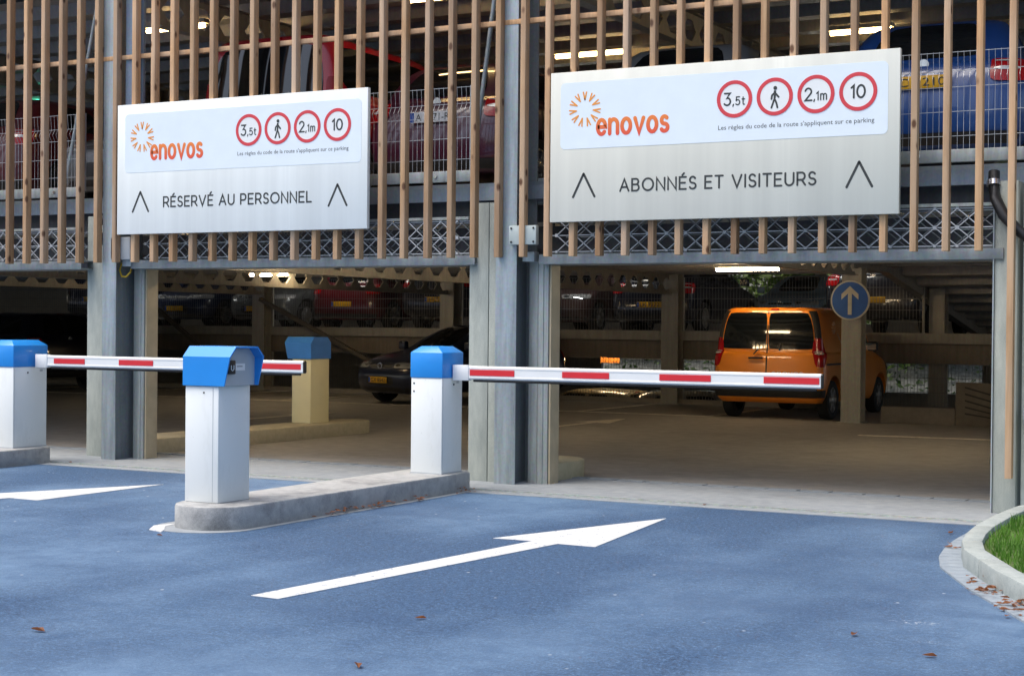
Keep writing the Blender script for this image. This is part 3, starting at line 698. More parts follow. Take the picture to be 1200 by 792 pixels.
# split level mesh fences
for (x0, x1, z0, z1, lb) in ((-30, -21.9, 1.40, 2.42, 'on the half deck at far left'), (-21.5, -17.1, 1.40, 2.42, 'on the half deck behind the lamp tinted terminal'), (-16.7, -12.15, 1.40, 2.42, 'on the half deck left of the orange van'),
                             (-11.8, -7.2, 1.40, 2.42, 'on the half deck above the orange van'), (-21.5, -12.15, .09, .86, 'below the half deck left of the orange van'), (-11.8, -5.0, .09, .86, 'below the half deck beside the orange van')):
    t = empty('mesh_railing', ((x0+x1)/2, 15.72, z0), 'wire mesh railing '+lb, 'railing', 'mesh railings along the split level')
    mb = MB(); n = int((x1-x0)/.06)
    for i in range(n+1): x = x0+(x1-x0)*i/n; mb.box(x-.003, x+.003, 15.70, 15.706, z0, z1)
    nz = int((z1-z0)/.2)
    for i in range(nz+1): z = z0+(z1-z0)*i/nz; mb.box(x0, x1, 15.694, 15.70, z-.004, z+.004)
    mb.build('wire_mesh', simple('dull_wire', (.2, .2, .2), .5, .4), t)
    mb = MB(); 
    for x in (x0, x1): mb.box(x-.02, x+.02, 15.708, 15.75, z0, z1)
    mb.build('post', m_beam, t)
# braces (rods) at the facade
for p0, p1, lb in (((-12.43, .36, 5.1), (-12.93, .36, 2.95), 'steel tie rod slanting behind the slats at left column'), ((-7.44, .36, 4.9), (-7.70, .36, 3.05), 'steel tie rod slanting beside the column between the signs')):
    tag(MB().tube([p0, p1], .022, 8).build('tie_rod', m_galv, smooth=60), lb, 'tie rod')
for p0, p1, lb in (((-21.6, 15.4, 2.0), (-17.4, 15.4, .1), 'slanting brace behind the lamp tinted terminal'), ((-21.9, 15.3, .1), (-24.6, 15.3, 1.9), 'slanting brace at far left inside')):
    tag(MB().tube([p0, p1], .06, 4).build('brace', m_dim), lb, 'brace')
# low parapet and mirror at right inside
tag(MB().box(-6.9, -5.75, 11.9, 12.1, 0, .26).build('low_wall', concrete('upstand_concrete', (.17, .145, .12), (.25, .215, .18), (.1, .085, .07), 1.2), bevel=.01), 'low brown upstand between the orange van and ramp wall', 'low wall')
t = empty('ramp_wall', (-4.6, 12, 0), 'low brown parapet wall with slanting grooves at right', 'low wall'); m_rw = concrete('parapet_concrete', (.12, .10, .08), (.19, .165, .135), (.07, .06, .05), 1.2)
MB().box(-5.74, -3.0, 11.9, 12.05, 0, .66).build('wall', m_rw, t)
mb = MB()
for k in range(5): mb.add([(-5.6, 11.895, .60-.1*k), (-4.4, 11.895, .28-.1*k+.0), (-4.4, 11.895, .255-.1*k), (-5.6, 11.895, .575-.1*k)], [(0, 1, 2, 3)])
mb.v = [(a, b, max(.02, c)) for a, b, c in mb.v]; mb.build('grooves', m_dark, t)
t = empty('traffic_mirror', (-4.55, 11.2, 0), 'round dark traffic mirror seen from behind beside right column', 'mirror')
MB().disc((-4.55, 1.02), .20, (11.2, 11.26), 'y', 28).build('mirror_disc', m_black, t, bevel=.01)
MB().tube([(-4.5, 11.3, 0), (-4.5, 11.3, 1.02)], .035, 8).build('post', m_black, t, smooth=60); MB().box(-4.75, -4.3, 11.1, 11.5, 0, .36).build('foot', m_black, t, bevel=.05)

# lamps
def lamp(x, y, z, lb, L=1.15, name='ceiling_lamp', bright=m_tube):
    t = empty(name, (x, y, z), lb, 'lamp', 'tube lamps under the decks')
    MB().box(x-L/2, x+L/2, y-.05, y+.05, z+.06, z+.11).build('housing', m_lampbody, t)
    MB().tube([(x-L/2+.03, y, z+.028), (x+L/2-.03, y, z+.028)], .024, 10).build('tube', bright, t, smooth=60)
for (x, y, z, lb, L) in ((-8.85, 11.15, 2.36, 'lit tube lamp above the orange van', 1.1), (-18.75, 12.0, 2.37, 'lit tube lamp seen through the beam above the lamp tinted terminal', 1.1),
        (-17.0, 9.9, 2.37, 'lit tube lamp over the aisle left of the navy hatchback', 1.1), (-12.3, 3.0, 2.37, 'lit tube lamp over the lamp tinted terminal island', 1.1), (-11.0, 1.9, 2.37, 'added unseen tube lamp just inside the left opening', 1.1), (-5.0, 5.2, 2.37, 'added unseen tube lamp over the right lane just inside the opening', 1.1), (-4.9, 7.2, 2.40, 'added unseen tube lamp before the ramp head behind the right column', 1.1), (-10.2, 6.4, 2.37, 'added unseen tube lamp over the aisle behind the middle column', 1.1),  # last four on this line: added out of sight to brighten the interior
        (-13.0, 2.3, 5.02, 'upper lit tube lamp left of the red van', .95), (-9.1, 2.1, 5.02, 'upper lit tube lamp above the purple car', .95), (-9.25, 6.2, 5.03, 'upper lit tube lamp just above right sign left corner', 1.1),
        (-5.6, 6.1, 5.03, 'upper lit tube lamp left of the blue car', .8), (-15.0, 19.5, .96, 'lit tube lamp hanging under the half deck beside the orange board', 1.25)):
    lamp(x, y, z, lb, L, bright=m_tube2 if z > 3 else m_tube)
for x, lb in ((-26, 'added unseen half deck tube lamp above the navy and black cars at far left'), (-20.2, 'added unseen half deck tube lamp above the dark red car'), (-14.0, 'added unseen half deck tube lamp above the brown and black cars'), (-9.2, 'added unseen half deck tube lamp above the tall black car')):
    lamp(x, 15.9, 3.55, lb, 1.2, bright=m_tube_fill)  # unseen lamps added to light the fronts of the half deck cars
tag(MB().box(-15.35, -14.9, 19.6, 19.63, .66, .93).build('hanging_board', m_sandsign), 'small orange board hanging under the half deck lamp', 'board')
t = empty('exit_sign', (-19.0, 6, 4.84), 'small green lit emergency exit sign behind the left slats', 'exit sign')
MB().box(-19.2, -18.9, 6, 6.05, 4.85, 5.0).build('panel', m_exit, t); MB().box(-19.22, -18.88, 6.02, 6.07, 4.83, 5.06).build('case', m_lampbody, t)

# ------------------------------------------------------------------ the two signs
def sgn(x, z): return (x*.994, 1.47+(z-1.47)*.994)
def sign(x0, x1, z0, z1, panel, burst, eno, circ, small, smallx, head, headtxt, ch, label, mb_=None):
    YF = -.135
    (x0, z0), (x1, z1) = sgn(x0, z0), sgn(x1, z1)
    t = empty('entrance_sign', ((x0+x1)/2, -.1, z0), label, 'sign')
    MB().box(x0, x1, YF, -.088, z0, z1).build('board', mb_ or m_signal, t, bevel=.003)
    (a0, b0), (a1, b1) = sgn(panel[0], panel[2]), sgn(panel[1], panel[3]); rr = .045
    pp = []
    for (cx, cz, s) in ((a1-rr, b1-rr, 0), (a0+rr, b1-rr, 90), (a0+rr, b0+rr, 180), (a1-rr, b0+rr, 270)):
        pp += [(cx+rr*math.cos(R(s+i*15)), cz+rr*math.sin(R(s+i*15))) for i in range(7)]
    MB().prism(pp, YF-.002, YF, 'y').build('panel', m_signpanel, t); Y = YF-.0022
    bx, bz = sgn(*burst); ps = []
    for i in range(11):
        a = R(90+i*360/11)
        for s in (-1, 1):
            ps.append([(bx+.084*math.cos(a), bz+.084*math.sin(a)), (bx+.152*math.cos(a+s*.105), bz+.152*math.sin(a+s*.105))])
    strokes(ps, .0066, 'sunburst_logo', m_orange, t, Y)
    (e0, f0), (e1, f1) = sgn(eno[0], eno[2]), sgn(eno[1], eno[3])
    h = (f1-f0)/.72
    o = strokes(text_fit('enovos', e0+.02, e1-.02, f0+.016, h*.85, .30), .0175, 'lettering', None or m_orange_grad, t, Y)
    o.location = (0, 0, 0)
    for v in o.data.vertices: v.co.z -= f0-origin(t).z
    o.location.z = f0-origin(t).z
    for i, (txt, sub) in enumerate((('3', ',5t'), (None, None), ('2', ',1m'), ('10', ''))):
        cx, cz = sgn(circ[0]+(circ[1]-circ[0])*i/3, circ[2]); Rr = .159
        MB().ringflat((cx, cz), Rr*.80, Rr, Y, Y-.003).build('red_ring', m_signred, t)
        MB().disc((cx, cz), Rr*.805, (Y, Y-.0012), 'y', 36).build('white_disc', m_white, t)
        if txt is None:
            s = .098; g = [[(.02, .22), (-.02, -.2)], [(-.02, -.2), (-.28, -.95)], [(.0, -.2), (.16, -.55), (.26, -.95)], [(.02, .35), (-.24, .1), (-.28, -.2)], [(.02, .35), (.22, .1), (.36, -.05)], [(0, .45), (.0, -.1)], [(.05, .45), (.02, -.1)]]
            strokes([[(cx+a*s, cz+b*s) for a, b in p] for p in g], .0078, 'walking_figure', m_ink, t, Y-.0015)
            MB().disc((cx+.005, cz+.73*s), .016, (Y-.0015, Y-.005), 'y', 14).build('figure_head', m_ink, t)
        elif sub:
            p1, e = text_paths(txt, cx-.088, cz-.050, .100, .1); p2, e2 = text_paths(sub, e+.022, cz-.050, .066, .30)
            sc = .182/(e2-cx+.088); f = lambda P: [[(cx-.091+(a-cx+.088)*sc, b) for a, b in p] for p in P]
            strokes(f(p1), .0072, 'numeral', m_ink, t, Y-.0015); strokes(f(p2), .0052, 'numeral', m_ink, t, Y-.0015)
        else:
            p1, e = text_paths(txt, 0, cz-.05, .10, .22); strokes([[(cx-e/2+a, b) for a, b in p] for p in p1], .0082, 'numeral', m_ink, t, Y-.0015)
    (q0, zq), (q1, _) = sgn(smallx[0], small), sgn(smallx[1], small)
    font_text("Les règles du code de la route s'appliquent sur ce parking", 'small_lettering', m_ink, t, q0, q1, zq, .052, Y-.0005)
    (h0, hz), (h1, hz1) = sgn(head[0], head[2]), sgn(head[1], head[3])
    strokes(text_fit(headtxt, h0+.008, h1-.008, hz+.008, hz1-hz-.016, .32), .0082, 'lettering', m_ink, t, YF-.0005)
    for (a, b) in ch:
        (ca, za), (_, zb) = sgn(a, b), sgn(a, b+.206)
        strokes([[(ca-.103, za), (ca, zb)], [(ca, zb), (ca+.109, za)]], .0105, 'chevron', m_ink, t, YF-.0005)
    return t
sign(-11.79, -8.64, 2.392, 3.752, (-11.684, -8.711, 3.035, 3.650), (-11.452, 3.405), (-11.35, -10.64, 3.155, 3.312), (-10.066, -8.99, 3.410), 3.146, (-10.204, -8.858),
     (-11.167, -9.287, 2.660, 2.777), 'RÉSERVÉ AU PERSONNEL', ((-11.473, 2.626), (-8.985, 2.622)), 'white sign board reading RÉSERVÉ AU PERSONNEL on the left slats')
sign(-6.662, -3.477, 2.408, 3.755, (-6.56, -3.574, 3.061, 3.657), (-6.318, 3.412), (-6.213, -5.494, 3.165, 3.314), (-4.900, -3.823, 3.421), 3.150, (-5.046, -3.685),
     (-5.973, -4.170, 2.660, 2.780), 'ABONNÉS ET VISITEURS', ((-6.325, 2.629), (-3.809, 2.637)), 'white sign board reading ABONNÉS ET VISITEURS on the right slats', m_signal2)

# ------------------------------------------------------------------ barrier housings, arms, terminals
def housing(x0, x1, y0, y1, zb, zt, lb, m=m_cab, mc=m_blue):
    t = empty('parking_barrier', ((x0+x1)/2, (y0+y1)/2, zb), lb, 'parking barrier', 'blue topped parking barriers')
    zc = zt-.275
    MB().box(x0, x1, y0, y1, zb, zc).build('cabinet', m, t, bevel=.006)
    a, b = .006, .07
    v = [(x0-a, y0-a, zc), (x1+a, y0-a, zc), (x1+a, y1+a, zc), (x0-a, y1+a, zc)]
    v += [(p[0], p[1], zt-.055) for p in v[:4]]
    v += [(x0+b, y0+b*.7, zt), (x1-b, y0+b*.7, zt), (x1-b, y1-b*.7, zt), (x0+b, y1-b*.7, zt)]
    MB().add(v, [(3, 2, 1, 0), (0, 1, 5, 4), (1, 2, 6, 5), (2, 3, 7, 6), (3, 0, 4, 7), (4, 5, 9, 8), (5, 6, 10, 9), (6, 7, 11, 10), (7, 4, 8, 11), (8, 9, 10, 11)]).build('cap', mc, t, bevel=.006)
    mb = MB()
    for (x, z) in ((x0+.03, zc-.05), (x0+.03, zc-.12)): mb.disc((x, z), .008, (y0-.003, y0+.002), 'y', 10)
    mb.build('lock', m_black, t)
    MB().box(x0-.0015, x0+.002, y0+.02, y1-.02, zb+.01, zc-.01); MB().box(x0+.012, x1-.012, y0-.0015, y0+.002, zc-.008, zc-.004).build('cap_seam', m_grey, t)
    MB().box(x1-.002, x1+.0015, y0+.012, y0+.016, zb+.012, zc-.012).build('door_seam', m_grey, t)
    MB().box(x1-.001, x1+.002, y1-.10, y1-.06, zc-.05, zc-.03).build('type_plate', m_grey, t)
    MB().box(x0-.004, x1+.004, y0-.004, y1+.004, zb, zb+.012).build('foot', m_grey, t)
    mb = MB(); mb.prism([(x1-.0, 0)]*0+[(y0+.2+.01*math.cos(i), zc-.06+.01*math.sin(i)) for i in range(6)], x1, x1+.004, 'x'); mb.build('key_lock', m_black, t)
    return t
BR1 = housing(-7.50, -7.185, -1.06, -.71, .17, 1.283, 'parking barrier with blue cap on the middle island, arm lowered across the right lane')
BR2 = housing(-12.62, -12.29, -1.02, -.55, .17, 1.275, 'parking barrier with blue cap at the left edge, arm lowered across the left lane')
def arm(t, x0, x1, y, z, reds):
    h = .058; pr = [(y-.022, z-h+.012), (y-.012, z-h), (y+.012, z-h), (y+.022, z-h+.012), (y+.022, z+h-.012), (y+.012, z+h), (y-.012, z+h), (y-.022, z+h-.012), (y-.022, z+.034), (y-.019, z+.031), (y-.019, z-.031), (y-.022, z-.034)]
    a_ = MB().prism(pr, x0, x1, 'x').build('arm', m_white, t)
    for a, b in reds: MB().box(a, b, y-.0235, y-.018, z-.0245, z+.0265).build('red_reflector', m_red, a_)
    MB().tube([(x0+.1, y, z-h-.010), (x1-.04, y, z-h-.010)], .013, 8).build('rubber_edge', m_rubber, a_, smooth=60)
    MB().prism([(a, b) for a, b in pr[:8]], x1+.0005, x1+.012, 'x').build('end_cap', m_black, a_)
    MB().box(x0-.1, x0+.06, y-.028, y+.028, z-.07, z+.066).build('clamp', m_white, a_, bevel=.005)
arm(BR1, -7.07, -3.85, -.88, 1.056, ((-6.999, -6.560), (-6.101, -5.665), (-5.211, -4.763), (-4.316, -3.862)))
arm(BR2, -12.13, -8.868, -.75, 1.064, ((-11.977, -11.561), (-11.109, -10.670), (-10.22, -9.79), (-9.346, -8.892)))
def terminal(x0, x1, y0, y1, zb, zt, lb, m, mc, mirror=False, readers=True):
    t = empty('ticket_terminal', ((x0+x1)/2, (y0+y1)/2, zb), lb, 'ticket terminal')
    zc = zt-.285; cx = (x0+x1)/2
    def X(x): return 2*cx-x if mirror else x
    mb = MB(); mb.box(x0, x1, y0, y1, zb, zc); mb.build('pedestal', m, t, bevel=.008)
    mb = MB(); mb.box(x1-.052, x1-.047, y0-.0015, y0+.01, zb+.01, zc-.01); 
    if not mirror: mb.build('door_seam', m_grey, t); MB().disc(((x0+x1)/2+.02, zc-.05), .007, (y0-.003, y0), 'y', 10).build('lock', m_black, t)
    # hood: chamfered profile in y-z, run along x, right end cut back at the bottom
    ya, yb = y0-.015, y1+.02; ch = .075
    prof = [(ya, zc), (ya, zt-ch), (ya+ch, zt), (yb-ch, zt), (yb, zt-ch), (yb, zc)]
    def xe(z): return x1+.06+.05*min(1, (z-zc)/.12)
    v = [(X(x0-.012), p[0], p[1]) for p in prof]+[(X(xe(p[1])), p[0], p[1]) for p in prof]
    th = .012
    inn = [(ya+th, zc), (ya+th, zt-ch-.004), (ya+ch+.004, zt-th), (yb-ch-.004, zt-th), (yb-th, zt-ch-.004), (yb-th, zc)]
    v += [(X(x1+.03), p[0], p[1]) for p in inn]+[(X(xe(p[1])-.001), p[0], p[1]) for p in inn]
    f = [(0, 1, 2, 3, 4, 5)]
    for k_ in range(5): f += [(k_, k_+6, k_+7, k_+1), (k_+12, k_+13, k_+19, k_+18), (k_+6, k_+18, k_+19, k_+7)]
    f += [(0, 12, 18, 6), (5, 11, 23, 17)]
    MB().add(v, f).build('hood', mc, t)
    pn = [(X(x1+.031), p[0], p[1]) for p in inn]+[(X(x1-.02), p[0], p[1]) for p in inn]
    MB().add(pn, [(0, 1, 2, 3, 4, 5), (11, 10, 9, 8, 7, 6)]+[(k_, k_+6, (k_+1) % 6+6, (k_+1) % 6) for k_ in range(6)]).build('face_panel', m_grey, t)
    if readers:
        xf = x1+.031
        MB().box(xf, xf+.03, y0+.04, y0+.12, zt-.20, zt-.10).build('card_reader', m_black, t, bevel=.006)
        MB().tube([(xf+.031, y0+.065, zt-.135), (xf+.031, y0+.065, zt-.165), (xf+.031, y0+.08, zt-.175), (xf+.031, y0+.095, zt-.165), (xf+.031, y0+.095, zt-.135)], .004, 6).build('reader_symbol', m_white, t)
        MB().box(xf, xf+.003, y0+.15, y0+.26, zt-.175, zt-.125).build('paper_label', m_white, t)
        MB().box(xf+.003, xf+.0045, y0+.165, y0+.23, zt-.148, zt-.143).build('label_print', m_ink, t)
terminal(-7.67, -7.365, -3.90, -3.53, .17, 1.30, 'white ticket terminal with blue hood at front of the middle island', m_cab, m_blue)
terminal(-12.60, -12.30, 4.2, 4.62, .17, 1.295, 'white ticket terminal tinted by warm lamplight with dull blue hood inside the left entrance', m_lamptint, m_bluedull, True, False)

# round blue arrow sign on the interior column
t = empty('round_sign', (-7.295, 11.5, 1.6), 'round blue sign with white upward arrow on interior column', 'traffic sign')
MB().disc((-7.295, 1.91), .31, (11.52, 11.54), 'y', 48).build('rim', m_discwhite, t)
MB().disc((-7.295, 1.91), .285, (11.512, 11.521), 'y', 48).build('disc', m_discblue, t)
MB().box(-7.325, -7.265, 11.503, 11.5125, 1.685, 2.06).build('arrow_shaft', m_discwhite, t)
mb = MB()
for s in (-1, 1): mb.prism([(-7.295, 2.13), (-7.295, 2.045), (-7.295+s*.135, 1.92), (-7.295+s*.135, 2.005)], 11.5025, 11.51, 'y')
mb.build('arrow_head', m_discwhite, t)
MB().box(-7.36, -7.23, 11.54, 11.605, 1.78, 1.84).build('bracket', m_galvd, t)

# ------------------------------------------------------------------ cars (local: +y is forward, origin on the ground under the middle)
SHAPES = {   # rows: zF, zR, yF, yR, half width, front corner radius, rear corner radius, front bow, rear bow
 'hatch': [(.20, .22, 1.96, -1.96, .76, .32, .25, .08, .05), (.30, .32, 2.07, -2.06, .84, .36, .26, .10, .06), (.50, .52, 2.11, -2.09, .88, .40, .28, .12, .06), (.66, .76, 2.08, -2.06, .885, .42, .28, .14, .06),
           (.77, .93, 1.96, -2.00, .868, .45, .25, .16, .06), (.91, .985, 1.50, -1.95, .825, .42, .22, .14, .06), (1.00, 1.02, .98, -1.90, .785, .26, .20, .12, .05), (1.22, 1.22, .54, -1.76, .705, .22, .18, .10, .05),
           (1.41, 1.40, .08, -1.55, .59, .2, .18, .06, .04), (1.465, 1.45, -.18, -1.28, .42, .2, .18, .04, .03)],
 'suv':   [(.28, .30, 2.05, -2.05, .80, .30, .22, .08, .05), (.38, .40, 2.17, -2.15, .88, .34, .24, .10, .06), (.60, .62, 2.21, -2.18, .925, .38, .26, .12, .06), (.80, .90, 2.18, -2.15, .93, .40, .26, .13, .06),
           (.95, 1.07, 2.07, -2.09, .91, .42, .24, .15, .06), (1.05, 1.12, 1.62, -2.05, .87, .4, .2, .13, .05), (1.13, 1.16, 1.12, -2.02, .83, .26, .18, .12, .05), (1.38, 1.38, .70, -1.90, .75, .22, .18, .10, .05),
           (1.60, 1.59, .25, -1.72, .645, .2, .16, .06, .04), (1.655, 1.64, -.05, -1.45, .47, .2, .16, .04, .03)],
 'van':   [(.24, .27, 2.0, -1.96, .82, .30, .14, .08, .03), (.34, .36, 2.10, -2.06, .88, .34, .14, .10, .04), (.52, .54, 2.13, -2.09, .91, .38, .13, .12, .04), (.72, .80, 2.09, -2.06, .918, .40, .13, .13, .04),
           (.88, 1.03, 1.97, -2.035, .912, .42, .13, .15, .04), (1.01, 1.08, 1.60, -2.02, .885, .4, .13, .13, .04), (1.10, 1.14, 1.20, -2.015, .876, .26, .12, .12, .04), (1.44, 1.44, .78, -1.99, .845, .22, .12, .10, .04),
           (1.74, 1.735, .30, -1.95, .765, .2, .14, .06, .03), (1.805, 1.80, .02, -1.87, .60, .2, .16, .04, .03)],
}
WHEEL = {'hatch': (1.30, -1.28, .31, .78), 'suv': (1.36, -1.32, .35, .82), 'van': (1.36, -1.36, .315, .80)}
def crow(rows, L):
    i = min(int(L), len(rows)-2); t = L-i
    p = [rows[max(i-1, 0)], rows[i], rows[i+1], rows[min(i+2, len(rows)-1)]]
    out = []
    for a, b, c, d in zip(*p):
        m1, m2 = (c-a)/2, (d-b)/2
        if (b-a)*(c-b) <= 0: m1 = 0
        if (c-b)*(d-c) <= 0: m2 = 0
        out.append(b*(2*t**3-3*t*t+1)+m1*(t**3-2*t*t+t)+c*(3*t*t-2*t**3)+m2*(t**3-t*t))
    return out
def cpt(rows, L, u):
    s = 1
    if u < 0: u, s = -u, -1
    if u > 1: u, s = 2-u, -s
    zF, zR, yF, yR, W, rF, rR, bF, bR = crow(rows, L)
    yf = yF-bF*((W-rF)/W)**2; yr = yR+bR*((W-rR)/W)**2
    if u <= .25: x = (W-rF)*u/.25; y = yF-bF*(x/W)**2
    elif u <= .35: a = math.pi/2*(u-.25)/.1; x = W-rF+rF*math.sin(a); y = yf-rF*.8*(1-math.cos(a))
    elif u <= .65: x = W; y = (yf-rF*.8)+((yr+rR*.8)-(yf-rF*.8))*(u-.35)/.3
    elif u <= .75: a = math.pi/2*(u-.65)/.1; x = W-rR+rR*math.cos(a); y = yr+rR*.8*(1-math.sin(a))
    else: x = (W-rR)*(1-(u-.75)/.25); y = yR+bR*(x/W)**2
    t = max(0, min(1, (yF-y)/(yF-yR)/.42)); t = t*t*(3-2*t)
    return Vector((s*x, y, zF+(zR-zF)*t))
def patch(rows, l0, l1, u0, u1, nl=6, nu=8, off=.005, rnd=.0, th=0):
    vs_ = []
    for i in range(nl+1):
        for j in range(nu+1):
            a, b = 2*i/nl-1, 2*j/nu-1
            a2, b2 = a*(1-rnd*b**6), b*(1-rnd*a**6)
            L = l0+(l1-l0)*(a2+1)/2; u = u0+(u1-u0)*(b2+1)/2
            p = cpt(rows, L, u); du = cpt(rows, L, u+.004)-cpt(rows, L, u-.004); dl = cpt(rows, min(L+.03, 9), u)-cpt(rows, max(L-.03, 0), u)
            n = du.cross(dl)
            n = n.normalized() if n.length > 1e-9 else Vector((0, 0, 1))
            if n.dot(p-Vector((0, p.y*.6, .7))) < 0: n = -n
            vs_.append(p+n*off)
    W_ = nu+1
    return vs_, [(i*W_+j, i*W_+j+1, (i+1)*W_+j+1, (i+1)*W_+j) for i in range(nl) for j in range(nu)]
def pbuild(name, m, root, rows, specs, **kw):
    mb = MB()
    for sp in specs:
        v, f = patch(rows, *sp[:4], **dict(kw, **(sp[4] if len(sp) > 4 else {}))); mb.add(v, f)
    return mb.build(name, m, root, smooth=50, local=True)
def car_body(kind):
    rows = SHAPES[kind]; mb = MB()
    us = [0, .06, .12, .19, .25, .275, .3, .325, .35]+[.35+.3*i/14 for i in range(1, 14)]+[.65, .675, .7, .725, .75, .81, .87, .94, 1]
    ring = us+[2-u for u in us[-2:0:-1]]
    Ls = [i/3 for i in range(28)]; n = len(ring)
    for L in Ls: mb.v += [tuple(cpt(rows, L, u)) for u in ring]
    for i in range(len(Ls)-1):
        for j in range(n): mb.f.append((i*n+j, i*n+(j+1) % n, (i+1)*n+(j+1) % n, (i+1)*n+j))
    mb.f += [tuple(range(n))[::-1], tuple((len(Ls)-1)*n+j for j in range(n))]; mb.m = [0]*len(mb.f)
    b = mb.build('body', m_trim, None, smooth=40, local=True)
    yf, yr, r, xw = WHEEL[kind]; c = MB()
    for y in (yf, yr):
        for s in (-1, 1): c.disc((y, r+.01), r+.07, (s*.58, s*1.2), 'x', 28)
    cut = c.build('cutter', m_trim, None, local=True)
    md = b.modifiers.new('arches', 'BOOLEAN'); md.object = cut; md.operation = 'DIFFERENCE'; md.solver = 'EXACT'
    dg = bpy.context.evaluated_depsgraph_get(); me = bpy.data.meshes.new_from_object(b.evaluated_get(dg))
    me.name = 'body'; bpy.data.objects.remove(cut); bpy.data.objects.remove(b)
    me.polygons.foreach_set('use_smooth', [True]*len(me.polygons)); me.set_sharp_from_angle(angle=R(38))
    return me
BODY = {k_: car_body(k_) for k_ in SHAPES}
def lathe(mb, prof, x0, n=24, m=0):     # profile of (radius, x offset) round the x axis
    base = len(mb.v)
    for rr, dx in prof: mb.v += [(x0+dx, rr*math.cos(2*math.pi*i/n), rr*math.sin(2*math.pi*i/n)) for i in range(n)]
    for a in range(len(prof)-1):
        for i in range(n): mb.f.append((base+a*n+i, base+a*n+(i+1) % n, base+(a+1)*n+(i+1) % n, base+(a+1)*n+i)); mb.m.append(m)
WM = {}
def wheel_meshes(r):
    if r in WM: return WM[r]
    mb = MB(); lathe(mb, [(r*.66, -.095), (r*.90, -.10), (r*.975, -.085), (r, -.05), (r, .05), (r*.975, .085), (r*.90, .10), (r*.66, .095), (r*.66, -.095)], 0, 28)
    ty = mb.build('tyre', m_tyre, None, smooth=40, local=True)
    mb = MB(); lathe(mb, [(r*.66, -.08), (r*.66, .085), (r*.60, .088), (r*.575, .05), (0.001, .035)], 0, 28)
    for i in range(6):
        a = i*math.pi/3; c, s = math.cos(a), math.sin(a)
        v = []
        for rr, w in ((.05, .036), (r*.60, .028)):
            for dx in (.055, .088): v += [(dx, rr*c-w*s, rr*s+w*c), (dx, rr*c+w*s, rr*s-w*c)]
        mb.add(v, [(0, 1, 5, 4), (2, 6, 7, 3), (0, 4, 6, 2), (1, 3, 7, 5), (4, 5, 7, 6), (0, 2, 3, 1)])
    lathe(mb, [(.06, .05), (.06, .098), (.045, .104), (.001, .104)], 0, 16)
    ri = mb.build('rim', m_rim, None, smooth=40, local=True)
    WM[r] = (ty.data, ri.data); bpy.data.objects.remove(ty); bpy.data.objects.remove(ri); return WM[r]
def mesh_obj(name, me, parent, loc=(0, 0, 0), rz=0):
    o = bpy.data.objects.new(name, me); col.objects.link(o); o.parent = parent; o.location = loc; o.rotation_euler = (0, 0, rz); return o
PAINTS = {}
def set_paint(o, m):
    o.material_slots[0].link = 'OBJECT'; o.material_slots[0].material = m
def loc_text(s, x0, x1, z, h, y, m, root, name='plate_number', back=False):
    """plate characters as flat lettering in the car's local frame, facing rear (-y) or front"""
    ps, e = [], 0
    cu = bpy.data.curves.new(name, 'FONT'); cu.body = s
    to = bpy.data.objects.new(name+'_curve', cu); col.objects.link(to)
    me = bpy.data.meshes.new_from_object(to.evaluated_get(bpy.context.evaluated_depsgraph_get())); bpy.data.objects.remove(to); bpy.data.curves.remove(cu)
    xs = [v.co.x for v in me.vertices]; zs = [v.co.y for v in me.vertices]; sx = (x1-x0)/(max(xs)-min(xs)); sz = h/(max(zs)-min(zs)); a, b = min(xs), min(zs)
    for v in me.vertices:
        x = x0+(v.co.x-a)*sx; v.co = (x if not back else -x, y, z+(v.co.y-b)*sz)
    me.materials.clear(); me.materials.append(m); o = bpy.data.objects.new(name, me); col.objects.link(o); o.parent = root; return o
